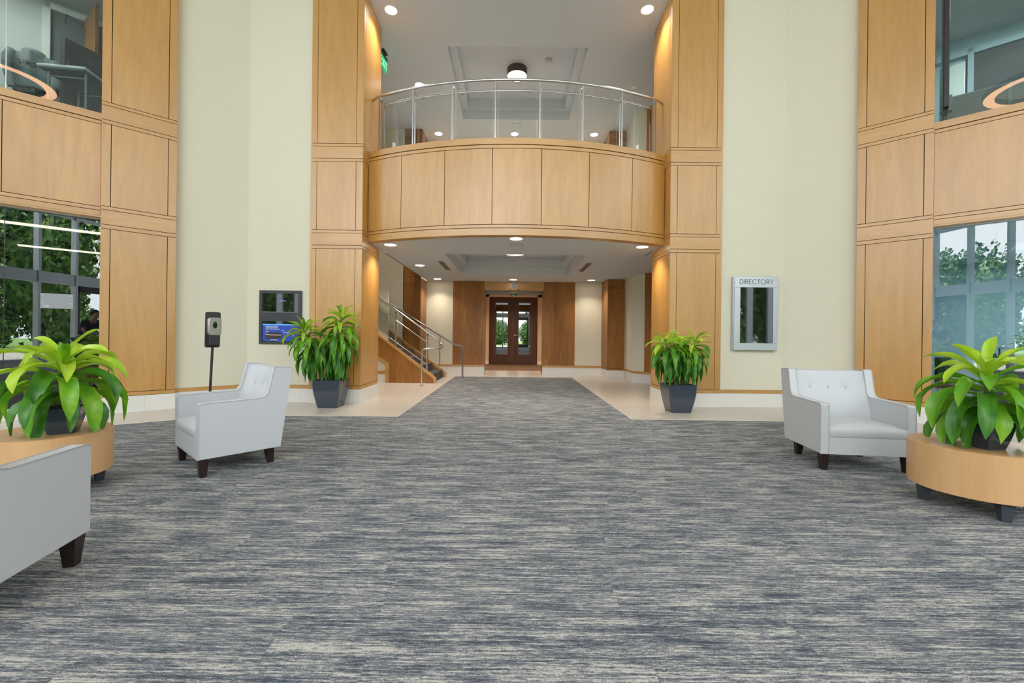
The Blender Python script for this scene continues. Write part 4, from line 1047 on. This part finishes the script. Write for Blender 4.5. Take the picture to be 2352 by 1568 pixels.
# door frame and open door at the back of the upper left office
Mw = wing(-1)
d4 = empty('door_4', L3(-1, .1, 2.8, 4.06), kind='structure'); inv = Matrix.Translation(-Vector(d4.location))
mb = MB(); mb.box(-.72,-.62,2.70,2.8,4.06,6.84,0,inv @ Mw); mb.box(.70,.80,2.70,2.8,4.06,6.84,0,inv @ Mw); mb.box(-.72,.80,2.70,2.8,6.74,6.84,0,inv @ Mw); mb.build('frame', plain('pale_office_frame', (.66,.70,.66,1), .6), d4)
mb = MB(); mb.box(-.62,.70,2.76,2.795,4.06,6.74,0,inv @ Mw); mb.build('opening', plain('dim_corridor', (.10,.12,.13,1), .8), d4)
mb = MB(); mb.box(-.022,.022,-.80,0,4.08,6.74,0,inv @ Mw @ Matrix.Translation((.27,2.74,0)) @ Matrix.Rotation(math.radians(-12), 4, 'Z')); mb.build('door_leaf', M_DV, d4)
mb = MB(); mb.tube([(.28,2.5,6.55),(.50,2.45,6.60),(.50,2.45,6.46)], .014, 8, M=inv @ Mw); mb.build('door_closer', M_CHAR, d4)
# upper right office: partitions, whiteboard, display post, light
R2 = wing(1).to_3x3().to_4x4(); Mw = wing(1)
t = empty('cubicle_partition', L3(1, 1.2, 1.1, 4.06), 0, 'grey-brown cubicle partition behind the upper right glass', 'partition')
mb = MB(); mb.box(-1.05,.6,-.03,.03,0,.80,0,R2); mb.build('panel', plain('partition_fabric', (.30,.26,.25,1), .9), t)
mb = MB(); mb.box(-1.06,.61,-.035,.035,.80,.83,0,R2); mb.box(-.42,-.38,-.036,.036,0,.80,0,R2); mb.build('edging', M_GREY, t)
d5 = empty('door_5', L3(1, .9, 3.4, 4.06), kind='structure'); inv = Matrix.Translation(-Vector(d5.location))
mb = MB(); mb.box(.58,2.6,3.34,3.4,4.06,6.5,0,inv @ Mw); mb.build('glazed_partition', plain('dim_partition', (.06,.075,.08,1), .8), d5)
mb = MB(); mb.box(.52,.60,3.30,3.4,4.06,6.6,0,inv @ Mw); mb.box(.1,2.6,3.30,3.4,6.5,6.6,0,inv @ Mw); mb.build('frame', M_OFFT, d5)
t = empty('whiteboard', L3(1, .36, 3.38, 5.55), 0, 'pale whiteboard on the back wall behind the upper right glass', 'whiteboard')
mb = MB(); mb.box(-.16,.12,-.02,0,-.6,.85,0,R2); mb.build('board', plain('board_white', (.62,.72,.70,1), .4), t)
mb = MB(); mb.box(-.175,-.16,-.025,0,-.615,.865,0,R2); mb.box(.12,.135,-.025,0,-.615,.865,0,R2); mb.box(-.175,.135,-.025,0,.85,.865,0,R2); mb.build('frame', M_ALU, t)
t = empty('display_stand', L3(1, .115, .50, 4.06), 0, 'black upright display stand edge-on beside the column, upper right', 'display')
mb = MB(); mb.box(-.03,.03,-.35,.30,.35,2.2,0,R2); mb.build('screen_case', M_BLACK, t, bevel=.01)
mb = MB(); mb.box(-.045,.075,-.05,.05,.40,.62,0,R2); mb.build('bracket', M_GREY, t)
mb = MB(); mb.tube([(0,0,.36),(0,0,.03)], .025, 10, M=R2); mb.box(-.1,.1,-.12,.22,0,.03,0,R2); mb.build('base', M_BLACK, t)
# lower right office: reception counter, plant, camera, chair
t = empty('reception_counter', L3(1, 1.55, 1.75, .02), 0, 'dark reception counter with a slim steel rail behind the lower right glass', 'counter')
mb = MB(); mb.box(-.9,1.2,-.25,.25,0,.92,0,R2); mb.build('body', M_CHAR, t)
mb = MB(); mb.box(-.92,1.22,-.28,.28,.92,.95,0,R2); mb.build('worktop', plain('counter_top', (.16,.19,.21,1), .3), t)
mb = MB(); mb.box(-.92,1.22,-.29,-.17,1.03,1.04,0,R2); mb.build('glass_shelf', M_DSTEEL, t)
for s in (-.78, -.5, .1, .7):
    mb = MB(); mb.tube([(s,-.23,.95),(s,-.23,1.03)], .012, 8, M=R2); mb.build('rail_post', M_STEEL, t)
rnd = random.Random(3)
t = empty('desk_fern', L3(1, 1.15, 1.80, .97), 0, 'dark leafy plant standing on the reception counter behind glass', 'potted plant')
planter(t, .12, .16, .14); mb = MB()
for k in range(40): add_leaf(mb, (0,0,.12), k*2.4, rnd.uniform(.2,1.3), rnd.uniform(.22,.36), .03, rnd.uniform(1,2), 0)
mb.build('foliage', [M_DEEP], t, smooth=80)
t = empty('security_camera', L3(1, .68, 1.0, 2.76), 0, 'small white security camera hanging behind the lower right glass', 'camera')
mb = MB(); mb.tube([(0,0,0),(0,0,-.42)], .014, 8); mb.build('mount', M_GREY, t)
mb = MB(); mb.tube([(0,.05,-.46),(0,-.09,-.50)], .045, 14, M=R2); mb.build('body', M_TABLEW, t, smooth=50)
mb = MB(); mb.tube([(0,-.085,-.50),(0,-.10,-.505)], .03, 14, M=R2); mb.build('lens', M_SCREEN, t)
def guest_chair(side, s, n, rz, label):
    t = empty('visitor_chair', L3(side, s, n, .02), rz, label, 'chair', 'dark visitor chairs in the ground floor offices')
    mb = MB(); mb.box(-.26,.26,-.26,.26,.40,.47); mb.build('seat', M_BLACK, t, bevel=.02)
    mb = MB(); mb.box(-.26,.26,.20,.26,.47,.88); mb.build('backrest', M_BLACK, t, bevel=.02)
    for x in (-.23,.23):
        for y in (-.22,.22):
            mb = MB(); mb.tube([(x,y,0),(x,y,.41)], .012, 8); mb.build('leg', M_STEEL, t)
guest_chair(1, .38, 1.25, .5, 'dark visitor chair behind the lower right glass, left of the counter')
guest_chair(-1, .35, 1.6, 2.2, 'dark visitor chair behind the lower left glass')

# ------------------------------------------------------------------ ring pendant over the lobby
t = empty('ring_pendant', (.1, -3.95, 8.7), 0, 'large glowing ring pendant reflected in the upper glass on both sides', 'pendant light')
mb = MB(); mb.lathe([(.96,-.06),(1.20,-.06)], 0, 0, 64, caps=False); mb.build('diffuser', M_RING, t)
mb = MB(); mb.lathe([(1.20,-.06),(1.23,-.05),(1.23,.09),(.94,.09),(.94,-.05),(.96,-.06)], 0, 0, 64, caps=False); mb.build('ring_housing', M_CHAR, t, smooth=40)
for k in range(3):
    a = k*2*PI/3; mb = MB(); mb.tube([(1.12*math.cos(a),1.12*math.sin(a),.09),(.05*math.cos(a),.05*math.sin(a),.77)], .006, 6); mb.build('cable', M_STEEL, t)
mb = MB(); mb.lathe([(.12,.76),(.12,.795)], 0, 0, 24); mb.build('canopy', M_CHAR, t)

# ------------------------------------------------------------------ photographer, reflected in the glass
def skin_mesh(name, verts, edges, radii, mat, parent, root=0, sub=2):
    me = bpy.data.meshes.new(name); me.from_pydata(verts, edges, []); me.materials.append(mat)
    o = bpy.data.objects.new(name, me); C.objects.link(o); o.parent = parent
    m = o.modifiers.new('skin', 'SKIN'); m.use_smooth_shade = True
    for i, r in enumerate(radii):
        sv = me.skin_vertices[0].data[i]; sv.radius = (r, r) if not isinstance(r, tuple) else r; sv.use_root = (i == root)
    s = o.modifiers.new('sub', 'SUBSURF'); s.levels = sub; s.render_levels = sub
    return o
t = empty('person', (.05, -1.05, ZF), 0, 'person in a dark shirt bending forward, reflected in the lower glass', 'person')
V = []; Ed = []; Rd = []
def chain(pts, start=None):
    prev = start
    for p, r in pts:
        V.append(p); Rd.append(r); i = len(V)-1
        if prev is not None: Ed.append((prev, i))
        prev = i
    return prev
chain([((0,-.05,.95), (.15,.12))])
ch_ = chain([((0,.0,1.10), (.14,.11)), ((0,.12,1.30), (.16,.12)), ((0,.22,1.42), (.13,.10)), ((0,.29,1.50), .055), ((0,.35,1.56), (.07,.08)), ((0,.37,1.66), (.075,.095)), ((0,.365,1.73), (.05,.06))], 0)
for s in (-1, 1):
    e = chain([((.11*s,-.04,.88), .10), ((.12*s,.02,.50), .065), ((.12*s,-.03,.10), .042), ((.13*s,.04,.045), .04), ((.14*s,.15,.035), .034)], 0)
    w_ = chain([((.20*s,.20,1.40), .06), ((.26*s,.28,1.14), .045), ((.15*s,.52,1.08), .034), ((.10*s,.60,1.09), (.036,.02))], 3)
    for k in range(4):
        bx = .10*s+(-.03+.02*k)*s; ln = (.062,.072,.068,.052)[k]
        chain([((bx,.64,1.10), .010), ((bx-.01*s,.64+ln*.6,1.105), .009), ((bx-.015*s,.64+ln,1.085), .008)], w_)
    chain([((.10*s-.04*s,.60,1.11), .011), ((.10*s-.065*s,.63,1.12), .010)], w_)
skin_mesh('body', V, Ed, Rd, M_SKIN, t)
V = []; Ed = []; Rd = []
chain([((0,-.05,.93), (.17,.14))]); chain([((0,.0,1.10), (.16,.13)), ((0,.12,1.30), (.18,.14)), ((0,.23,1.43), (.13,.11))], 0)
for s in (-1, 1): chain([((.20*s,.20,1.40), .078), ((.24*s,.25,1.22), .068)], 3)
skin_mesh('shirt', V, Ed, Rd, M_SHIRT, t)
V = []; Ed = []; Rd = []
chain([((0,-.05,.93), (.165,.135))])
for s in (-1, 1): chain([((.11*s,-.04,.86), .115), ((.12*s,.02,.50), .082), ((.12*s,-.03,.10), .066)], 0)
skin_mesh('trousers', V, Ed, Rd, M_PANTS, t)
mb = MB(); mb.ball((0,.345,1.69), .098, 18, sc=(.95,1.08,.95)); 
mb.v = [(x, y-.012, z+.012) for x, y, z in mb.v]
keep = [k for k, f in enumerate(mb.f) if sum(mb.v[i][2]-.9*(mb.v[i][1]-.345) for i in f)/len(f) > 1.66]
mb.f = [mb.f[k] for k in keep]; mb.m = [0]*len(keep); mb.uv = [None]*len(keep); mb.build('hair', M_HAIR, t, smooth=80)
for s in (-1, 1):
    mb = MB(); mb.ball((.14*s,.07,.04), .06, 14, sc=(.85,2.1,.68)); mb.build('shoe', M_BLACK, t, smooth=80)

# ------------------------------------------------------------------ outdoors (seen in reflections)
mb = MB(); mb.box(-60, 60, -70, -6.3, -.15, -.05); S(mb.build('ground', M_LAWN))
mb = MB(); mb.box(-40, 40, -17, -6.3, -.05, -.01); mb.box(-40, -8.7, -6.3, 4, -.05, -.01); mb.box(8.7, 40, -6.3, 4, -.05, -.01); S(mb.build('path', M_PAVE))
rnd = random.Random(21)
protos = []
for k in range(3):
    mb = MB(); n = 5200
    mb.ball((0,0,3.4), 1.0, 16, sc=(1.75,1.75,2.35))
    for i in range(n):
        a = rnd.uniform(0, 2*PI); u = rnd.uniform(-1, 1); rr = (.72+.28*rnd.random())*(1+.18*math.sin(3*a+2*u+k))
        p = Vector((math.cos(a)*math.sqrt(1-u*u)*rr*2.2, math.sin(a)*math.sqrt(1-u*u)*rr*2.2, 3.4+u*rr*2.9))
        nrm = Vector((rnd.gauss(0,1), rnd.gauss(0,1), rnd.gauss(.6,1))).normalized(); t1 = nrm.orthogonal().normalized(); t2 = nrm.cross(t1); s = rnd.uniform(.09,.19)
        b = len(mb.v); mb.v += [tuple(p-t1*s), tuple(p-t2*s*.6), tuple(p+t1*s), tuple(p+t2*s*.6)]; mb.face((b,b+1,b+2,b+3))
    o = mb.build('crown', M_TREE); 
    root = empty('tree', (0,0,-.05)); o.parent = root
    MB().tube([(0,0,0),(.1,.05,1.5),(0,0,3.6)], .14, 10, radii=[.2,.15,.08]).build('trunk', M_BARK, root, smooth=60)
    protos.append([root, False])
mb = MB(); mb.ball((0,0,1.1), 1.0, 16, sc=(1.7,1.5,1.25))
for i in range(2600):
    a = rnd.uniform(0, 2*PI); u = rnd.uniform(-.8, 1); rr = .8+.25*rnd.random()
    p = Vector((math.cos(a)*math.sqrt(1-u*u)*rr*2.1, math.sin(a)*math.sqrt(1-u*u)*rr*1.8, 1.25+u*rr*1.5))
    nrm = Vector((rnd.gauss(0,1), rnd.gauss(0,1), rnd.gauss(.6,1))).normalized(); t1 = nrm.orthogonal().normalized(); t2 = nrm.cross(t1); s = rnd.uniform(.07,.15)
    b = len(mb.v); mb.v += [tuple(p-t1*s), tuple(p-t2*s*.6), tuple(p+t1*s), tuple(p+t2*s*.6)]; mb.face((b,b+1,b+2,b+3))
bush = mb.build('shrub', M_TREE); tag(bush, 'rounded green shrub outdoors, seen only as a reflection in the glass', 'shrub', 'shrubs outside the lobby')
k = 0
for i in range(12):
    for row in range(1):
        x = -31+5.7*i; y = -26.0
        o = bush if k == 0 else bush.copy()
        if k: C.objects.link(o)
        o.location = (x, y, -.05); o.scale = (1.1, 1.1, 1.3); k += 1
for sd in (-1, 1):
    for i in range(4):
        o = bush.copy(); C.objects.link(o); o.location = (18.8*sd, -9+5.5*i, -.05); o.rotation_euler = (0, 0, PI/2); o.scale = (1, 1, 1.3)
spots = []
for x, y, k in [(4.0,-13.6,1.5),(9.6,-13.2,1.55),(15.2,-13.0,1.6),(7.0,-18.4,1.6),(12.6,-18.3,1.7),(18.5,-18,1.7),(-5.5,-18,1.0),(-10,-15,1.0),(-14.4,-17.5,1.1),(-13.4,-9.5,1.15),(-13.2,-5,1.1),(-13.2,-.3,1.1),(-14,7.2,1.3),(13.3,-7.6,1.25),(13.3,-2.8,1.2),(13.2,1.6,1.15),(14.3,8.5,1.3),
                (-24,-32,1.3),(10,-33,2.0),(18,-33,2.1),(26.5,-32,2.1),(35,-30,2.1),(29,-24,1.9),(25.5,-14,1.8),(25.5,-6,1.8),(25.5,2,1.8),(25.5,10,1.8),(-25,-14,1.5),(-25,-6,1.6),(-25,2,1.6),(-25,9,1.6)]:
    near = [(-31+5.7*i, -26.0) for i in range(12)] + [(18.8*sd, -9+5.5*i) for sd in (-1, 1) for i in range(4)]
    if all(math.hypot(x-a, y-b) > 1.95*(k+c) for a, b, c in spots) and all(math.hypot(x-a, y-b) > 1.95*k+2.7 for a, b in near): spots.append((x, y, k))
for i, (x, y, s) in enumerate(spots):
    pr_ = protos[i % 3]
    if not pr_[1]: o = pr_[0]; pr_[1] = True; o.location = (x, y, -.05)
    else: o = dup(pr_[0], (x, y, -.05))
    o.scale = (s*.72, s*.72, s); o.rotation_euler = (0, 0, i*1.3)
    tag(o, 'green broadleaf tree outdoors, seen only as a reflection in the glass', 'tree', 'trees outside the lobby')

# ------------------------------------------------------------------ light
w = bpy.data.worlds.new('sky'); bpy.context.scene.world = w; w.use_nodes = True
bg = w.node_tree.nodes['Background']; bg.inputs[0].default_value = (.93,.965,1.0,1); bg.inputs[1].default_value = 4.0
sun = bpy.data.lights.new('sun', 'SUN'); sun.energy = 14; sun.angle = .01; sun.color = (1,.95,.86)
so = bpy.data.objects.new('sun', sun); C.objects.link(so); so.rotation_euler = (math.radians(-15), 0, math.radians(-10))
pl = bpy.data.lights.new('sky_portal', 'AREA'); pl.shape = 'RECTANGLE'; pl.size = 16.6; pl.size_y = HT; pl.cycles.is_portal = True
po = bpy.data.objects.new('sky_portal', pl); C.objects.link(po); po.location = (0, -6.25, HT/2); po.rotation_euler = (PI/2, 0, 0)
for sd in (-1, 1):
    pl = bpy.data.lights.new('sky_portal', 'AREA'); pl.shape = 'RECTANGLE'; pl.size = 10.5; pl.size_y = HT; pl.cycles.is_portal = True
    po = bpy.data.objects.new('sky_portal', pl); C.objects.link(po); po.location = (8.6*sd, -.9, HT/2); po.rotation_euler = (PI/2, 0, PI/2*sd)
lamp('vestibule_lamp', (0, 15.2, 2.84), 34, .2, (1,.8,.6), 150)

# ------------------------------------------------------------------ camera
cam = bpy.data.cameras.new('camera'); co = bpy.data.objects.new('camera', cam); C.objects.link(co)
cam.sensor_width = 36; cam.sensor_fit = 'HORIZONTAL'; cam.lens = 980/2352*36; cam.shift_y = -12/2352; cam.clip_start = .02
co.matrix_world = Matrix.Translation((-.05, 0, 1.15)) @ Matrix.Rotation(PI/2, 4, 'X') @ Matrix.Rotation(math.radians(.65), 4, 'Z')
sc_ = bpy.context.scene; sc_.camera = co
vs_ = sc_.view_settings; sc_.display_settings.display_device = 'sRGB'
vs_.view_transform = 'Standard'; vs_.look = 'None'; vs_.gamma = 1; vs_.use_curve_mapping = False; vs_.exposure = 0.48
sc_.cycles.use_denoising = True; sc_.cycles.sample_clamp_indirect = 8; sc_.cycles.max_bounces = 10; sc_.cycles.diffuse_bounces = 5; sc_.cycles.transparent_max_bounces = 16
